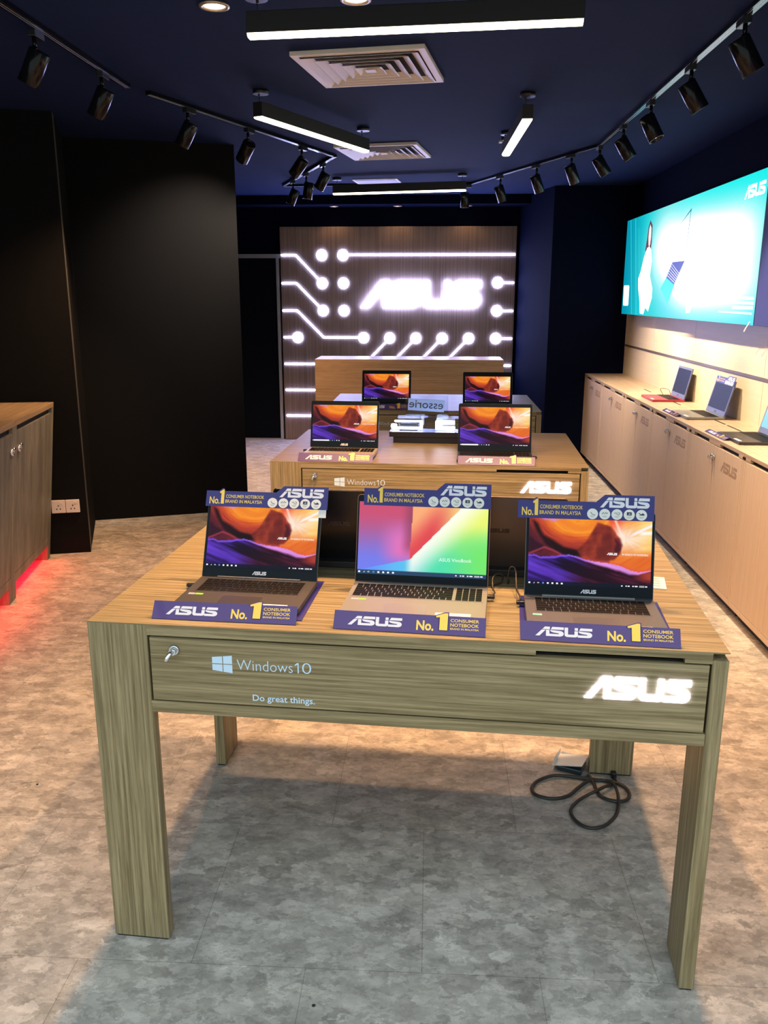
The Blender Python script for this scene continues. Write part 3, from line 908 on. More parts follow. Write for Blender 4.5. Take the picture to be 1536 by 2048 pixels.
make_placard('purple promo card in front of the middle laptop on the nearest table', tpos(T1, .788, .021), T1[1]-.025, .362, (.006, -.006), .20)
make_placard('purple promo card in front of the rightmost laptop on the nearest table', tpos(T1, 1.228, .011), T1[1]-.02, .358, (.0, -.004), .300)
make_placard('purple promo card in front of the laptop on the left of the middle table', tpos(T2, .316, .004), T2[1]-.03, .363, (.008, -.008), .20)
make_placard('purple promo card in front of the laptop on the right of the middle table', tpos(T2, 1.082, .004), T2[1]-.02, .360, (.008, -.008), .20)
make_placard('purple promo card in front of the laptop on the left of the farthest table', tpos(T3, .44, .02), T3[1], .360, (.008, -.008), .20)

def make_topper(label, loc, rz, tilt, w, along, lid_h, group='navy lid toppers', hi=.060, lo=.044, flap=False):
    """clipped over the top of a lid: origin at the hinge line, leaning with the lid"""
    t = thing('lid_topper', label, 'promotional card', loc, rz, group)
    A = Matrix.Rotation(PI/2-tilt, 4, 'X')
    y0 = along
    m = MB()
    s1 = w*.058
    m.prism([(-w/2, y0), (w/2, y0), (w/2, y0+hi), (s1+.028, y0+hi), (s1+.006, y0+lo), (-w*.355, y0+lo), (-w*.355, y0+lo+.008), (-w*.365, y0+lo+.008), (-w*.395, y0+lo), (-w/2, y0+lo)], .0026, .0040, M=A)
    m.box(-w*.30, w*.30, lid_h+.0012, lid_h+.0024, -.009, .0026, M=A)
    m.box(-w*.30, w*.30, lid_h-.02, lid_h+.0024, -.0090, -.0078, M=A)
    m.build('board', NAVYC, t)
    if flap:
        m = MB(); m.box(w/2-.024, w/2-.003, y0-.022, y0+.004, .0014, .0024, M=A); m.build('paper_flap', PAPER, t)
    m = MB()
    for p in logo_polys(w*.105, y0+hi*.50, w*.36, hi*.40): m.flat(p, .0044, M=A)
    m.open = True; m.build('brand_logo', SILVER, t)
    m = MB()
    add_text(m, 'No.', -w*.470, y0+lo*.17, w*.085, lo*.46, .0044, M=A, off=.02)
    m.flat([(-w*.375, y0+lo*.17), (-w*.350, y0+lo*.17), (-w*.350, y0+lo*1.09), (-w*.362, y0+lo*1.09), (-w*.388, y0+lo*.94), (-w*.386, y0+lo*.84), (-w*.375, y0+lo*.86)], .0046, M=A)
    add_text(m, 'CONSUMER NOTEBOOK', -w*.335, y0+lo*.56, w*.315, lo*.21, .0044, M=A, off=.006)
    add_text(m, 'BRAND IN MALAYSIA', -w*.338, y0+lo*.24, w*.305, lo*.21, .0044, M=A, off=.006)
    m.open = True; m.build('gold_lettering', GOLD, t)
    for k in range(5):
        x = w*(.052+.089*k); cy = y0+hi*.235
        m = MB()
        m.cyl((0, 0, 0), w*.040, .0006, 28, 0)
        q = w*.040
        if k == 0: m.add(*_strip([(-.35*q, .35*q), (-.1*q, -.05*q), (.5*q, -.2*q)], .05*q, .0008), 1)
        elif k == 1: m.add(*_strip([(-.5*q, 0), (-.25*q, .35*q), (-.05*q, 0), (.2*q, .4*q), (.35*q, .05*q), (.55*q, .3*q)], .06*q, .0008), 1)
        elif k == 2: m.add(*_strip([(-.5*q, .2*q), (-.1*q, .3*q), (0, 0), (.4*q, -.1*q), (.5*q, .3*q), (.15*q, .35*q)], .05*q, .0008), 1)
        elif k == 3: m.flat([(-.45*q, -.1*q), (.45*q, -.1*q), (.45*q, .5*q), (-.45*q, .5*q)], .0008, 1); m.flat([(-.2*q, .1*q), (.1*q, .3*q), (.25*q, .1*q)], .0010, 0)
        else:
            m.flat([(-.5*q, -.05*q), (.55*q, -.05*q), (.5*q, .2*q), (.15*q, .4*q), (-.05*q, .15*q), (-.45*q, .4*q), (-.55*q, .3*q), (-.2*q, .08*q)], .0008, 1)
        m.flat([(-.45*q, -.42*q), (.45*q, -.42*q), (.45*q, -.34*q), (-.45*q, -.34*q)], .0008, 2)
        m.flat([(-.30*q, -.60*q), (.30*q, -.60*q), (.30*q, -.53*q), (-.30*q, -.53*q)], .0008, 2)
        o = m.build('round_icon', [PAPER, INK, mat('grey_print', (0.35, 0.37, 0.42, 1), .6)] if k == 0 and not ICON else ICON, t)
        if not ICON: ICON.extend(o.data.materials)
        o.matrix_local = A @ Matrix.Translation((x, cy, .0040))
    return t
ICON = []
def _strip(pts, hw, z):
    vs, fs = [], []
    for k, p in enumerate(pts):
        a, b = Vector(pts[max(k-1, 0)]), Vector(pts[min(k+1, len(pts)-1)])
        n = Vector((-(b-a).y, (b-a).x)).normalized()*hw
        vs += [(p[0]+n.x, p[1]+n.y, z), (p[0]-n.x, p[1]-n.y, z)]
    for k in range(len(pts)-1): fs.append((2*k, 2*k+1, 2*k+3, 2*k+2))
    return vs, fs
HZ = TH_+.0200
def hinge_pos(T, u, v): return on_table(T, u, v, HZ)
make_topper('navy topper card on the lid of the leftmost laptop, nearest table', hinge_pos(T1, .352, .3095), T1[1]-.018, R_(24), .348, .196, .222, hi=.063, flap=True)
make_topper('navy topper card on the lid of the middle laptop, nearest table', hinge_pos(T1, .801, .321), T1[1]-.02, R_(14.4), .342, .207, .236, hi=.066, lo=.046)
make_topper('navy topper card on the lid of the rightmost laptop, nearest table', hinge_pos(T1, 1.215, .2745), T1[1]+.004, R_(14.4), .344, .199, .222, hi=.065, lo=.046)

# power plugs and cords beside the front laptops, leaflet, small white plug end
def cord(label, T, pts, r=.0022, name='power_cord', plug=None):
    o = thing(name, label, 'cord', (0, 0, 0))
    P = [on_table(T, p[0], p[1], TH_+p[2]) for p in pts]
    m = MB(); m.tube(smooth_path(P), r, 8); m.build('cord', RUBBER, o)
    if plug:
        c = on_table(T, plug[0], plug[1], TH_+plug[2])
        m = MB(); m.box(-plug[3], plug[3], -.0055, .0055, -.0045, .0045); m.build('plug', BLACK, o, .0015, loc=c, rot=(0, 0, T[1]))
    return o
cord('black power cord and plug at the right side of the middle laptop', T1, [(.984, .276, .010), (.990, .300, .012), (.986, .325, .012), (.984, .352, .022), (.986, .372, .030), (.997, .392, .034), (1.010, .400, .028), (1.012, .405, .012), (1.006, .400, .004), (.990, .385, .003), (.982, .365, .003)], plug=(.979, .268, .011, .011))
cord('black power cord and plug at the left side of the rightmost laptop', T1, [(1.056, .250, .012), (1.054, .275, .016), (1.048, .315, .018), (1.047, .355, .030), (1.046, .380, .046), (1.040, .388, .056), (1.030, .390, .052), (1.026, .395, .030), (1.026, .400, .004), (1.030, .430, .003)], plug=(1.056, .236, .011, .011))
cord('short black plug at the left edge of the leftmost laptop', T1, [(.176, .262, .010), (.165, .270, .009), (.160, .280, .004)], .004, plug=(.171, .262, .010, .011))
cord('black plug at the left edge of the laptop with the gold deck', T2, [(.128, .268, .010), (.118, .272, .008), (.112, .278, .004)], .004, plug=(.122, .268, .010, .009))
cord('black plug at the right edge of the black laptop, middle table', T2, [(1.270, .190, .010), (1.280, .195, .008), (1.284, .200, .004)], .004, plug=(1.275, .19, .010, .009))
cord('black plug at the left edge of the left laptop, farthest table', T3, [(.226, .27, .010), (.216, .274, .008), (.208, .28, .004)], .004, plug=(.222, .27, .010, .009))
m = MB(); m.box(0, .115, 0, .10, 0, .004)
for k in range(4): m.box(.03, .10, .018+k*.02, .024+k*.02, .004, .0043, 1)
tag(m.build('leaflet', [PAPER, mat('grey_print_leaflet', (0.25, 0.3, 0.28, 1), .6)], None, loc=tpos(T1, 1.338, .424), rot=(0, 0, T1[1]-.12)), 'small white printed leaflet lying behind the rightmost laptop, nearest table', 'leaflet')

# ------------------------------------------------------------------ accessory case on the middle table
t = thing('accessory_case', 'black and clear acrylic accessory case with glowing strips on the middle table', 'display case', tpos(T2, .545, .585), T2[1])
m = MB(); m.box(0, .40, 0, .115, .0, .058); m.build('base', mat('case_black', (0.008, 0.010, 0.018, 1), .3), t, .002)
m = MB(); m.box(-.022, .40, -.006, .12, .034, .062); m.build('tray_rim', mat('case_rim', (0.01, 0.012, 0.022, 1), .25), t, .002)
m = MB()
for (a, b) in (((.02, .005), (.385, .009)), ((.02, .106), (.385, .110))): m.box(a[0], b[0], a[1], b[1], .0625, .135)
m.box(.02, .385, .005, .110, .135, .137); m.build('acrylic_cover', ACRYL, t)
GLOW = mat('case_glow', (0.9, 0.9, 0.9, 1), .5, 0, 12.0, (0.72, 0.76, 1.0, 1))
def rounded(x0, x1, z0, z1, y):
    r = min(.006, (z1-z0)/2-.0001, (x1-x0)/2-.0001)
    m = MB(); m.prism(arc(x1-r, z0+r, r, -90, 0, 4)+arc(x1-r, z1-r, r, 0, 90, 4)+arc(x0+r, z1-r, r, 90, 180, 4)+arc(x0+r, z0+r, r, 180, 270, 4), 0, .006, M=face_front(0, y, 0))
    return m.build('glow_strip', GLOW, t)
rounded(.002, .155, .108, .118, .05); rounded(.142, .156, .072, .118, .05); rounded(-.010, .156, .068, .082, .05); rounded(-.016, .016, .074, .098, .05)
rounded(.226, .330, .098, .119, .05); rounded(.226, .262, .068, .117, .05); rounded(.250, .332, .066, .088, .05)
m = MB(); m.box(.03, .125, .062, .10, .0625, .098); m.build('boxed_accessory', BLACK, t, .003)
CARDM = mat('pale_blue_card', (0.52, 0.74, 1.0, 1), .6)
_n = CARDM.node_tree
_tl = _n.nodes.new('ShaderNodeBsdfTranslucent'); _tl.inputs[0].default_value = (0.52, 0.74, 1.0, 1)
_mx = _n.nodes.new('ShaderNodeMixShader'); _mx.inputs[0].default_value = .6
_n.links.new(_n.nodes['Principled BSDF'].outputs[0], _mx.inputs[1]); _n.links.new(_tl.outputs[0], _mx.inputs[2])
_n.links.new(_mx.outputs[0], _n.nodes['Material Output'].inputs[0])
t = thing('sign_holder', 'clear acrylic stand with a pale blue accessories sign above the accessory case', 'sign', tpos(T2, .60, .72), T2[1])
m = MB(); m.box(0, .235, 0, .004, 0, .245); m.box(0, .235, .030, .034, 0, .245); m.box(0, .235, .004, .030, 0, .004); m.build('acrylic_holder', ACRYL, t)
m = MB(); Mc = Matrix.Translation((.012, .018, .160)) @ Matrix.Rotation(.05, 4, 'Y') @ face_front(0, 0, 0)
m.prism([(0, 0), (.200, 0), (.200, .066), (0, .066)], -.0006, 0.0, M=Mc)
m.build('card', CARDM, t)
m = MB(); add_text(m, 'essorie', .006, .016, .188, .044, .0005, M=Mc, off=.01, mirror=True); m.open = True
m.build('mirrored_lettering', INK, t)

# ------------------------------------------------------------------ right-hand cabinets
CL, CX, CY0, CZ = .931, 1.623, 9.020, .902
def make_cabinet(label, k):
    t = thing('wall_cabinet', label, 'cabinet', (CX, CY0-k*CL, 0), -PI/2, 'low wooden cabinets along the right wall')
    a, b = .002, CL-.002
    m = MB(); m.box(a, b, .0, .400, .882, CZ)
    for x0, x1 in ((a, .085), (.365, .555), (.85, b)): m.box(x0, x1, 0, .02, .864, .882)
    m.build('top', C_X, t, .001)
    m = MB(); m.box(a, a+.020, 0, .40, .065, .882); m.box(b-.020, b, 0, .40, .065, .882); m.box(a+.02, b-.02, 0, .02, .065, .095)
    m.build('frame', C_Z, t, .001)
    m = MB(); m.box(a+.021, b-.021, .022, .396, .066, .881); m.build('carcass', DARK, t)
    m = MB(); m.box(a+.02, b-.02, .05, .38, 0, .065); m.build('plinth', mat('plinth_black', (0.02, 0.017, 0.015, 1), .35) if k == 0 else bpy.data.materials['plinth_black'], t)
    for x0, x1, kx in ((.025, .4635, .448), (.4665, .906, .483)):
        m = MB(); m.box(x0, x1, 0, .018, .098, .861); d = m.build('door', C_Z, t, .001)
        m = MB(); m.cyl((0, 0, 0), .011, .010, 16); m.cyl((0, 0, .010), .006, .010, 12); m.box(-.002, .002, -.016, .002, .014, .026)
        m.build('key_lock', CHROME, d, loc=(kx, 0, .800), rot=(PI/2, 0, 0))
        if x0 > .3:
            m = MB()
            for p in logo_polys(.60, .742, .25, .058): m.prism(p, -.0004, .0005, M=face_front())
            m.build('engraved_logo', C_ENG, d)
    return t
NAMES = ['at the far end of the right wall, against the dark wall', 'second from the far end along the right wall, nothing on it',
         'third from the far end along the right wall, under the red laptop', 'under the blue-grey laptop with a topper card, right wall',
         'under the laptop with a lit screen at the right edge', 'nearest fully in line with the front table, right wall', 'nearest the camera along the right wall']
cab0 = make_cabinet('low wooden cabinet '+NAMES[0], 0)
for k in range(1, 6):
    copy_thing(cab0, (CX, CY0-k*CL, 0), -PI/2, 'low wooden cabinet '+NAMES[k])

def cab_laptop(label, y, x, w, tilt, deck, pic, keys, dx=.0, bez=BEZG, lidm=None, rz=-PI/2):
    return make_laptop(label, (x, y, CZ), rz, w, .245, .238, tilt, deck, lidm or BEZG, bez, pic, numpad=True, keys=keys, chin=.034, side=.016, logo_m=INK)
cab_laptop('red laptop with a dark blank screen on the right-hand cabinets', 6.72, 1.820, .365, R_(12), REDDK, PIC_OFF, BLACK)
cab_laptop('grey laptop with a blank screen and blue-grey frame on the right-hand cabinets', 5.76, 1.800, .370, R_(14), LT_GREY, PIC_OFF, BLACK)
cab_laptop('black laptop with a lit pale screen at the right edge, on the right-hand cabinets', 4.79, 1.800, .375, R_(14), BLKDK, PIC_LIT, BLACK)
make_topper('navy topper card on the blue-grey laptop by the right wall', (1.800+.1125, 5.76, CZ+.018), -PI/2, R_(14), .352, .203, .238)
make_placard('purple promo card lying in front of the grey laptop on the right-hand cabinets', (1.642, 5.88, CZ), -PI/2, .34, (.0, -.0), .0345, (.029, .014))
make_placard('purple promo card lying in front of the black laptop at the right edge', (1.642, 4.92, CZ), -PI/2, .34, (.0, -.0), .0345, (.029, .014))
# cable slots and cords on the cabinet tops
for (y, lb) in ((7.35, 'short dark cable slot on the empty cabinet top, right wall'), (6.48, 'short dark cable slot beside the red laptop'), (5.50, 'short dark cable slot beside the grey laptop by the right wall'), (5.22, 'short dark cable slot before the laptop with the lit screen')):
    m = MB(); m.box(-.006, .006, -.12, .12, 0, .0012); tag(m.build('cable_slot', DARK, None, loc=(1.86, y, CZ+.0001)), lb, 'cable slot', 'cable slots in the cabinet tops')
m = MB(); m.tube(smooth_path([(1.90, 7.00, CZ+.004), (1.87, 6.985, CZ+.05), (1.885, 6.95, CZ+.062), (1.925, 6.93, CZ+.05), (1.935, 6.92, CZ+.012)]), .002)
tag(m.build('power_cord', RUBBER), 'thin cord arching behind the red laptop on the cabinets', 'cord')

# ------------------------------------------------------------------ lightbox poster
LY0, LY1, LZ0, LZ1, LX = 8.85, 5.255, 1.515, 2.402, 1.92
t = thing('lightbox', 'large glowing turquoise lightbox poster on the right wall', 'lightbox', (0, 0, 0))
m = MB(); m.box(LX+.004, 2.0255, LY1, LY0, LZ0, LZ1); m.build('case', mat('lightbox_case', (0.012, 0.014, 0.02, 1), .4), t, .002)
def poster(u, v):
    c = mixc((0, 150, 178), (0, 206, 214), sstep(.0, .28, u))
    c = mixc(c, (0, 214, 214), sstep(.2, .4, u))
    c = mixc(c, (20, 232, 228), sstep(.55, .7, u))
    c = mixc(c, (0, 240, 236), sstep(.30, .60, u)*sstep(.2, .6, v))
    c = mixc(c, (0, 206, 212), sstep(.24, .02, v)*sstep(.2, .5, u)*.5)
    g = lambda cx, cy, sx, sy, n: math.exp(-(abs((u-cx)/sx)**n+abs((v-cy)/sy)**n))
    wv = 2.6*g(.755, .46, .245, .37, 3.4)+1.3*g(.40, .66, .12, .30, 2)+1.3*g(.55, .52, .18, .30, 2)+.35*g(.5, .5, .3, .6, 2)
    c = mixc(c, (250, 255, 255), min(1.0, (1-math.exp(-wv))*1.06))
    return c
nx, ny = 150, 44
m = MB()
# u runs from far (left in view) to near, facing -X
def pp(y, z, o=0.0): return (LX-o, y, z)
vs = [pp(LY0+(LY1-LY0)*i/nx, LZ0+(LZ1-LZ0)*j/ny) for j in range(ny+1) for i in range(nx+1)]
fs = [(j*(nx+1)+i, j*(nx+1)+i+1, (j+1)*(nx+1)+i+1, (j+1)*(nx+1)+i) for j in range(ny) for i in range(nx)]
m.v, m.f, m.mi, m.sm = vs, fs, [0]*len(fs), [False]*len(fs)
m.open = True
o = m.build('poster_screen', POSTER, t)
at = o.data.color_attributes.new('Col', 'FLOAT_COLOR', 'POINT')
buf = []
for j in range(ny+1):
    for i in range(nx+1):
        c = poster(i/nx, j/ny); l = srgb(*c)
        k = 1.0+0.9*sstep(.25, 1.0, min(l[:3])) 
        buf += [l[0]*k, l[1]*k, l[2]*k, 1]
at.data.foreach_set('color', buf)
def emat(name, col, s): return mat(name, (0, 0, 0, 1), .5, 0, s, col)
P_W, P_HAIR, P_SKIN, P_INDIGO, P_TEAL, P_LINE = emat('poster_white', (1, 1, 1, 1), 2.0), emat('poster_hair', srgb(92, 52, 62), 1), emat('poster_skin', srgb(255, 226, 216), 1.2), emat('poster_indigo', srgb(72, 88, 178), 1), emat('poster_teal', srgb(0, 236, 232), 1), emat('poster_line', srgb(70, 230, 246), 1)
P_DARK = emat('poster_dark_line', srgb(0, 110, 130), 1)
def art(name, polys, mtl, off):
    m = MB(); m.open = True
    for p in polys:
        n = len(p)
        ar = sum(p[i][0]*p[(i+1) % n][1]-p[(i+1) % n][0]*p[i][1] for i in range(n))
        if ar > 0: p = p[::-1]          # facing -X: y decreasing to the right
        m.add([(LX-off, a, b) for a, b in p], [tuple(range(n))])
    return m.build(name, mtl, t)
art('printed_hair', [[(7.935, 2.335), (7.985, 2.284), (8.01, 2.188), (8.05, 2.085), (7.974, 2.060), (7.93, 2.10), (7.86, 2.06), (7.835, 2.145), (7.850, 2.285)]], P_HAIR, .0006)
art('printed_face', [[(7.928, 2.300), (7.958, 2.26), (7.966, 2.19), (7.945, 2.13), (7.915, 2.10), (7.885, 2.13), (7.870, 2.19), (7.880, 2.265)]], P_SKIN, .0009)
art('printed_dress', [[(7.977, 2.104), (8.075, 2.026), (8.163, 1.902), (8.237, 1.844), (8.21, 1.757), (8.115, 1.636), (8.082, 1.533), (7.953, 1.527), (7.893, 1.587), (7.786, 1.555), (7.688, 1.671), (7.697, 1.752), (7.814, 1.86), (7.785, 1.981), (7.833, 2.08), (7.90, 2.11)]], P_W, .0008)
art('printed_keyboard', [[(7.122, 1.949), (6.785, 1.946), (7.026, 1.772), (7.271, 1.832)]], P_INDIGO, .0006)
art('printed_palmrest', [[(7.271, 1.832), (7.013, 1.776), (7.176, 1.619), (7.425, 1.75)]], P_TEAL, .0006)
art('printed_screen_edge', [[(7.039, 2.209), (6.715, 2.320), (6.72, 2.305)], [(6.72, 2.32), (6.785, 1.946), (6.792, 1.946), (6.735, 2.312)]], P_DARK, .0006)
kl = []
for k in range(6):
    f = .1+.15*k
    a = Vector((7.122, 1.949)).lerp(Vector((7.271, 1.832)), f); b = Vector((6.90, 1.865)).lerp(Vector((7.04, 1.775)), f)
    kl.append([(a.x, a.y), (b.x, b.y), (b.x, b.y+.004), (a.x, a.y+.002)])
art('printed_keys', kl, P_W, .0009)
art('printed_badge', [[(8.80, 1.790), (8.60, 1.788), (8.585, 1.775), (8.575, 1.61), (8.59, 1.597), (8.78, 1.595), (8.80, 1.61), (8.815, 1.775)]], P_W, .0006)
art('printed_stylus', [[(6.639, 1.655), (6.459, 1.656), (6.55, 1.565), (6.648, 1.563)]], P_W, .0006)
for q in ([(5.582, 1.682), (5.286, 1.680), (5.286, 1.664), (5.582, 1.668)], [(5.846, 1.653), (5.286, 1.652), (5.286, 1.636), (5.846, 1.642)], [(5.643, 1.624), (5.286, 1.626), (5.286, 1.608), (5.643, 1.606)], [(5.904, 1.590), (5.294, 1.588), (5.294, 1.578), (5.904, 1.582)]):
    art('printed_text_line', [q], P_W, .0006)
art('printed_lines', [[(8.715, 2.40), (8.700, 2.40), (8.400, 1.517), (8.415, 1.517)], [(8.52, 2.40), (8.505, 2.40), (8.215, 1.517), (8.23, 1.517)], [(8.36, 2.30), (8.352, 2.30), (8.10, 1.55), (8.108, 1.55)]], P_LINE, .0005)
art('printed_logo', [[(LY0-(a), b) for a, b in p] for p in logo_polys(LY0-5.62, 2.262, .335, .075)], P_W, .0006)
# wall panel beside the lightbox, blue light on it painted into the colour
t = thing('blue_lit_panel', 'plain wall panel beside the lightbox at the right edge, blue light painted into its colour', 'wall panel', (0, 0, 0))
m = MB(); m.box(LX+.002, 2.0255, 1.5, LY1-.006, LZ0, LZ1); m.build('board', mat('painted_blue_light', (0.026, 0.034, 0.19, 1), .7), t, .002)

m = MB(); m.box(0, .003, -.05, .05, -.005, .005); tag(m.build('paper_tag', PAPER, None, loc=(1.9155, 5.345, 1.505), rot=(-.62, 0, 0)), 'tiny white tag sticking out under the right corner of the lightbox', 'tag')
# ------------------------------------------------------------------ left cabinets with red glow underneath
LB = Vector((-2.507, 5.215, 0))
LU, LN = Vector((.185, -.983, 0)), Vector((.983, .185, 0))
SHEAR = .118/1.03
def left_cabinet(label, k):
    # local x along the front towards the camera, y inwards to the wall; the front leans out at the top
    t = thing('side_cabinet', label, 'cabinet', LB+LU*(.845*k), math.atan2(LU.y, LU.x), 'grey-brown cabinets on the left')
    def sh(m):
        m.v = [(a, b+SHEAR*c, c) if True else 0 for a, b, c in m.v]; return m
    # +y local = rotate LU by +90 deg = outwards (towards room); use negative y for depth
    W = .845
    m = MB(); m.box(.001, W-.001, -.50, 0, 1.000, 1.030); sh(m).build('top', O_X, t, .001)
    m = MB()
    m.box(.001, .045, -.02, 0, .10, 1.0); m.box(W-.035, W-.001, -.02, 0, .10, 1.0); m.box(.045, W-.035, -.02, 0, .10, .155); m.box(.001, W-.001, -.50, -.48, .10, 1.0)
    m.box(.001, .02, -.48, -.02, .10, 1.0); m.box(W-.02, W-.001, -.48, -.02, .10, 1.0)
    sh(m).build('frame', O_Z, t, .001)
    m = MB(); m.box(.021, W-.021, -.47, -.022, .11, .998); sh(m).build('carcass', DARK, t)
    m = MB(); m.box(.048, W-.038, -.02, -.001, .159, .968); d = sh(m).build('door', O_Z, t, .001)
    for a in (0, 1):
        m = MB(); m.box(.001+a*(W-.062), .061+a*(W-.062), -.48, 0, 0, .10); sh(m).build('leg', O_Z, t, .001)
    m = MB(); m.lathe([(.021, 0), (.021, .010), (.017, .013), (.011, .012), (.011, .004), (.0005, .004)], 22); m.cyl((-.034, -.012, 0), .009, .012, 12)
    o = m.build('key_lock', CHROME, d, loc=(W-.075 if k == 0 else .06, SHEAR*.87, .87), rot=(-PI/2, 0, 0))
    m = MB(); m.box(.07, W-.07, -.10, -.085, .085, .098); m.build('red_light_strip', RED_E, t)
    return t
left_cabinet('grey-brown leaning cabinet with a lock, touching the black wall on the left', 0)
left_cabinet('grey-brown leaning cabinet cut off by the left edge of the photo', 1)

# ------------------------------------------------------------------ sockets on the near left wall
ang = R_(15)
def socket(label, s):
    p = Vector((-2.283, 5.347, 0))+Vector((dx, dy, 0))*s
    t = thing('wall_socket', label, 'socket', (p.x+.002*math.sin(ang), p.y-.002*math.cos(ang), .328), ang, 'white wall sockets')
    m = MB(); m.box(-.044, .044, -.010, 0, -.044, .044); m.build('plate', WHITEP, t, .003)
    m = MB()
    for a, b in ((0, .006), (-.011, -.016), (.011, -.016)): m.box(a-.003, a+.003, -.0106, -.010, b-.005, b+.005)
    m.build('pin_holes', DARK, t)
    m = MB(); m.box(.010, .026, -.0125, -.010, .018, .030); m.build('switch', WHITEP, t, .001)
socket('white wall socket nearer the wall corner, on the left', .088)
socket('white wall socket beside the grey-brown cabinet on the left', .178)

# ------------------------------------------------------------------ ceiling fittings
def bar_lamp(label, a, b, drop=.065):
    a, b = Vector(a), Vector(b)
    L = (b-a).length
    c = (a+b)/2
    rz = math.atan2((b-a).y, (b-a).x)
    t = thing('bar_lamp', label, 'ceiling lamp', (c.x, c.y, CH), rz, 'black hanging bar lamps')
    top, bot = -drop, -drop-.072
    m = MB(); m.box(-L/2, L/2, -.029, .029, bot, top); m.build('housing', BARM, t, .002)
    m = MB()
    pr = [(-.027, bot), (-.025, bot-.008), (-.015, bot-.013), (.015, bot-.013), (.025, bot-.008), (.027, bot)]
    n = len(pr)
    vs = [(-L/2+.003, p[0], p[1]) for p in pr]+[(L/2-.003, p[0], p[1]) for p in pr]
    m.add(vs, [(i, i+1, n+i+1, n+i) for i in range(n-1)]+[tuple(range(n)), tuple(range(n, 2*n))[::-1]]); m.build('diffuser', BAR_E, t)
    for s in (-1, 1):
        m = MB(); m.cyl((s*(L/2-.035), 0, -.022), .042, .022, 24); m.cyl((s*(L/2-.035), .012, -.030), .006, .010, 10); cn = m.build('canopy', BLACK, t)
        m = MB(); m.tube([(s*(L/2-.035), .010, top-.002), (s*(L/2-.035), .010, -.02)], .0022, 6); m.build('cable', BLACK, t)
    return t
bar_lamp('black bar lamp hanging across the ceiling nearest the camera', (-.690, 3.42, 0), (.520, 3.315, 0))
bar_lamp('black bar lamp running diagonally on the left of the ceiling', (-.945, 4.858, 0), (-.448, 5.988, 0))
bar_lamp('black bar lamp running away lengthwise, right of the far vent', (.508, 4.99, 0), (.492, 6.175, 0))
bar_lamp('black bar lamp hanging across the ceiling at the back', (-.932, 8.359, 0), (.298, 8.119, 0))

def vent(label, cx, cy, rz, half=.310):
    t = thing('ceiling_vent', label, 'air vent', (cx, cy, CH), rz, 'square ceiling air vents')
    def ring(h0, z0, h1, z1, th=.003):
        m = MB()
        q = [(h0, z0), (h1, z1), (h1-th, z1), (h0-th, z0)]
        vs = []
        for h, z in q: vs += [(-h, -h, z), (h, -h, z), (h, h, z), (-h, h, z)]
        fs = []
        for a in range(4):
            b = (a+1) % 4
            for i in range(4): fs.append((a*4+i, a*4+(i+1) % 4, b*4+(i+1) % 4, b*4+i))
        m.add(vs, fs); return m
    m = MB()
    h, w = half, .034
    for x0, x1, y0, y1 in ((-h, h, -h, -h+w), (-h, h, h-w, h), (-h, -h+w, -h+w, h-w), (h-w, h, -h+w, h-w)): m.box(x0, x1, y0, y1, -.020, -.0005)
    m.build('frame', VENTW, t, .002)
    m = MB(); m.box(-h+w, h-w, -h+w, h-w, -.003, -.001); m.build('duct_opening', DARK, t)
    for k in range(5):
        ho = half-.036-k*.052
        ring(ho-.040, -.004, ho, -.026).build('louver', VENTW, t)
    m = MB(); m.box(-.024, .024, -.024, .024, -.026, -.023); m.build('centre_plate', VENTW, t)
    return t
vent('square white air vent in the ceiling behind the nearest bar lamp', -.305, 4.430, -.15)
vent('square white air vent in the ceiling partly behind the diagonal bar lamp', -.375, 6.843, -.17)
t = thing('access_panel', 'small pale rectangular panel in the ceiling near the back', 'ceiling panel', (-.535, 8.555, CH), -.115)
m = MB(); m.box(-.215, .215, -.15, .15, -.010, -.0005); m.build('frame', VENTW, t, .002)
m = MB(); m.box(-.19, .19, -.125, .125, -.014, -.010); m.build('flap', mat('pale_flap', (0.45, 0.45, 0.6, 1), .5), t, .002)

def downlight(label, x, y, z, power, r=.047):
    t = thing('downlight', label, 'ceiling lamp', (x, y, z), 0, 'round recessed downlights')
    m = MB(); m.lathe([(r, -.0005), (r+.012, -.002), (r+.011, -.008), (r, -.010), (r-.004, -.006), (r-.006, -.0008)], 30); m.build('ring', mat('lamp_ring', (0.5, 0.42, 0.32, 1), .3, .6) if 'lamp_ring' not in bpy.data.materials else bpy.data.materials['lamp_ring'], t)
    m = MB(); m.cyl((0, 0, -.0035), r-.006, .0025, 26); m.build('lamp_face', DOWN_E, t)
    l = bpy.data.lights.new('downlight_beam', 'SPOT')
    l.energy = power; l.color = WARM; l.spot_size = R_(118); l.spot_blend = .6; l.shadow_soft_size = .03
    lo = bpy.data.objects.new('downlight_beam', l); COL.objects.link(lo); lo.parent = t; lo.location = (0, 0, -.014)
    return t
downlight('round downlight at the top edge, left one of the front pair', -.84, 3.535, CH, P_DOWN_PAIR)
downlight('round downlight at the top edge, right one of the front pair', -.296, 3.49, CH, P_DOWN_PAIR)
for x, lb in ((-.72, 'left'), (.20, 'middle'), (.72, 'right')):
    downlight('round downlight above the nearest table, outside the picture, %s' % lb, x, 2.74, CH, P_DOWN)
for x, lb in ((-1.10, 'left'), (-.39, 'middle'), (.385, 'right')):
    downlight('small downlight over the back panel, %s of the three' % lb, x, 9.90, 2.66, P_BACKDOWN, .040)

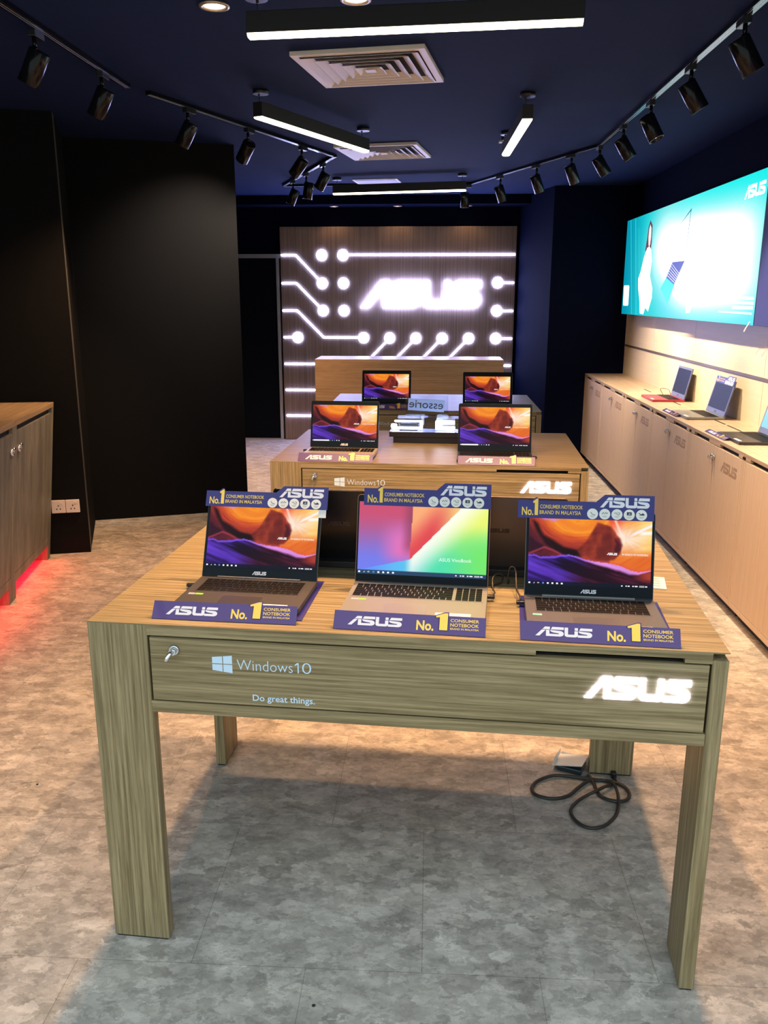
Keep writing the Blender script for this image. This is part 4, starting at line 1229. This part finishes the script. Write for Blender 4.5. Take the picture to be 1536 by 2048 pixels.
# track rails
RZ = 2.735
def rail(label, pts):
    t = thing('track_rail', label, 'track rail', (0, 0, 0), 0, 'black track lighting rails')
    for a, b in zip(pts[:-1], pts[1:]):
        a, b = Vector((a[0], a[1], 0)), Vector((b[0], b[1], 0))
        L = (b-a).length
        m = MB(); m.box(-.005, L+.005, -.017, .017, -.020, 0.0)
        m.build('rail', BLACKM, t, .001, loc=(a.x, a.y, CH-.0005), rot=(0, 0, math.atan2((b-a).y, (b-a).x)))
        m = MB()
        for s in (-1, 1): m.box(0, L, s*.006-.0018, s*.006+.0018, -.0206, -.0199)
        m.build('copper_strip', ALU, t, loc=(a.x, a.y, CH-.0005), rot=(0, 0, math.atan2((b-a).y, (b-a).x)))
rail('black track rail along the right side of the ceiling, bending towards the back', [(1.21, .4), (1.20, 6.65), (.37, 8.73)])
rail('black track rail across the ceiling at the back', [(-1.47, 8.80), (.36, 8.745)])
rail('short black track rail slanting back from the left rail end', [(-.77, 7.02), (-1.47, 8.77)])
rail('black track rail on the left of the ceiling, farther length', [(-1.54, 4.88), (-.785, 6.98)])
rail('black track rail on the left of the ceiling, nearest length', [(-1.66, .4), (-1.60, 4.72)])

def spot(label, pos, direction, power, railz, beam=58, warm=WARM, glow=True):
    """pos: pivot at the bottom of the stem"""
    t = thing('track_spotlight', label, 'spotlight', (pos[0], pos[1], CH-.0215), railz, 'black track spotlights')
    px = pos[2]-(CH-.0215)
    m = MB(); m.box(-.045, .045, -.016, .016, -.026, 0); m.build('adapter', BLACK, t, .002)
    m = MB(); m.cyl((-.02, 0, px), .009, -.024-px, 14); m.cyl((-.02, 0, px-.004), .011, .012, 14); m.build('stem', BLACKM, t)
    d = Vector(direction).normalized()
    d = _rz(d, -railz)
    hz = Vector((d.x, d.y, 0))
    e = (hz.normalized()-d*hz.normalized().dot(d)).normalized() if hz.length > 1e-4 else Vector((1, 0, 0))
    R, H = .043, .135
    c0 = Vector((-.02, 0, px))-e*(R*.55)
    q = Vector((0, 0, -1)).rotation_difference(d)
    m = MB()
    Mx = Matrix.Translation(c0) @ q.to_matrix().to_4x4()
    m.lathe([(0, 0.004), (R*.93, .004), (R, -.001), (R, -H), (R-.003, -H-.001), (R-.004, -H+.016), (R*.72, -H+.022)], 30, M=Mx)
    m.build('head', BLACKM, t)
    m = MB(); m.cyl((0, 0, -H+.018), R-.005, .002, 24, M=Mx); m.build('lamp_face', DOWN_E if glow else BLACK, t)
    if power > 0:
        l = bpy.data.lights.new('spot_beam', 'SPOT')
        l.energy = power; l.color = warm; l.spot_size = R_(beam); l.spot_blend = 1.0; l.shadow_soft_size = .025
        lo = bpy.data.objects.new('spot_beam', l); COL.objects.link(lo); lo.parent = t
        lo.location = c0+d*(H+.004)
        lo.rotation_euler = q.to_euler()
    return t
def rdir(x, y, tilt):
    h = Vector((x, y)).normalized(); s = math.sin(R_(tilt))
    return (h.x*s, h.y*s, -math.cos(R_(tilt)))
ORD = ['nearest', 'second', 'third', 'fourth', 'fifth', 'sixth', 'seventh', 'eighth']
SR = [(1.204, 3.729, 2.664), (1.203, 4.423, 2.664), (1.202, 5.167, 2.66), (1.201, 5.852, 2.662), (1.200, 6.62, 2.664), (1.047, 6.974, 2.66), (.845, 7.490, 2.655), (.598, 8.121, 2.650)]
TI = [31, 33, 28, 33, 33, 30, 28, 24]
for k, p in enumerate(SR):
    dr = rdir(1, -.02, TI[k]) if k < 5 else rdir(1, .75, TI[k])
    if k == 2: dr = rdir(1, -.5, TI[k])
    spot('black track spotlight on the right rail, %s from the camera' % ORD[k], p, dr, P_SPOT_R*(.5, .5, .5, .55, .75, .9)[k] if k < 6 else 12.0, PI/2 if k < 5 else math.atan2(8.73-6.65, .37-1.2), beam=70 if k < 6 else 100, warm=WARM_WALL if k < 6 else WARM)
SL = [(-1.637, 3.749, 2.664), (-1.612, 4.409, 2.664), (-1.415, 5.226, 2.66), (-1.193, 5.839, 2.657), (-.945, 6.524, 2.657)]
for k, p in enumerate(SL):
    spot('black track spotlight on the left rail, %s from the camera' % ORD[k], p, rdir(-1, (.15, .15, .1, 1.1, .6)[k], (30, 30, 30, 50, 46)[k]), P_SPOT_L*(.2, .2, 2.0, 1.0, .9)[k], PI/2 if k < 2 else math.atan2(2.1, .755), beam=(58, 58, 75, 84, 84)[k], warm=WARM if k < 3 else (1, .80, .62))
for p, lb, tl in (((-.904, 7.333, 2.664), 'nearer end', 28), ((-1.123, 7.877, 2.653), 'middle', 8), ((-1.316, 8.357, 2.656), 'far end', 24)):
    spot('black track spotlight on the short slanting rail, %s' % lb, p, rdir(-1, -.1, tl), P_SPOT_L*(1.7 if tl == 8 else .5), math.atan2(1.75, -.70), beam=110)
spot('black track spotlight on the back rail, right behind the back bar lamp', (.33, 8.742, 2.660), rdir(0, 1, 6), P_SPOT_L*.4, 0)
t = thing('ceiling_sensor', 'tiny white sensor beside the lengthwise bar lamp', 'sensor', (.478, 6.30, CH))
m = MB(); m.cyl((0, 0, -.03), .012, .0295, 14); m.build('body', BLACK, t)
m = MB(); m.cyl((-.015, 0, -.045), .014, .014, 14); m.build('lens', WHITEP, t)

# ------------------------------------------------------------------ floor items under the nearest table
A_ = [(.603, 2.715), (.526, 2.728), (.465, 2.728), (.407, 2.698), (.378, 2.653), (.382, 2.612), (.411, 2.588), (.454, 2.588), (.501, 2.613), (.545, 2.663), (.583, 2.700), (.616, 2.712), (.646, 2.712), (.672, 2.700), (.702, 2.671), (.712, 2.635), (.698, 2.599), (.668, 2.58), (.635, 2.585), (.609, 2.614), (.602, 2.655), (.598, 2.70), (.590, 2.738)]
B_ = [(.680, 2.742), (.681, 2.715), (.667, 2.69), (.632, 2.657), (.597, 2.629), (.552, 2.606), (.514, 2.564), (.492, 2.519), (.497, 2.476), (.518, 2.441), (.549, 2.429), (.59, 2.445), (.629, 2.488), (.654, 2.542), (.668, 2.618), (.664, 2.685), (.640, 2.712), (.60, 2.720)]
t = thing('extension_cable', 'dark looped power cable lying under the nearest table', 'cable', (0, 0, 0))
m = MB(); m.tube(smooth_path([(x, y, .0065+.004*math.sin(k*.8)**2) for k, (x, y) in enumerate(A_)]), .0062, 10)
m.tube(smooth_path([(x, y, .0065+(.010 if k in (3, 4, 14, 15) else 0)) for k, (x, y) in enumerate(B_)]), .0056, 10); m.build('cord', RUBBER, t)
m = MB(); m.box(-.009, .009, -.010, .012, 0, .022); m.build('plug', BLACK, t, .003, loc=(.681, 2.745, .0005))
t = thing('carton', 'small crushed white card box with dark contents under the nearest table', 'box', (.54, 2.80, .001), -.42)
m = MB(); m.prism([(-.055, -.045), (.055, -.045), (.06, .045), (-.05, .045)], .030, .033, M=Matrix.Rotation(-.22, 4, 'Y')); m.box(-.058, -.056, -.045, .045, .0, .045); m.box(-.05, .05, .040, .043, 0, .034); m.build('card', PAPER, t)
m = MB(); m.box(-.045, .045, -.040, .035, 0, .020); m.build('adapter', mat('adapter_dark', (0.02, 0.035, 0.045, 1), .3), t, .004)
for (x, y, r, lb) in ((-.263, 1.682, .0042, 'black speck of dirt on the floor at the bottom edge'), (-1.374, 2.585, .004, 'black speck of dirt on the floor left of the nearest table')):
    m = MB(); m.lathe([(r, 0), (r*1.1, r*.3), (r*.6, r*.7), (0.0001, r*.8)], 9); tag(m.build('dirt_speck', BLACK, None, loc=(x, y, .0003)), lb, 'dirt speck', 'dirt specks')
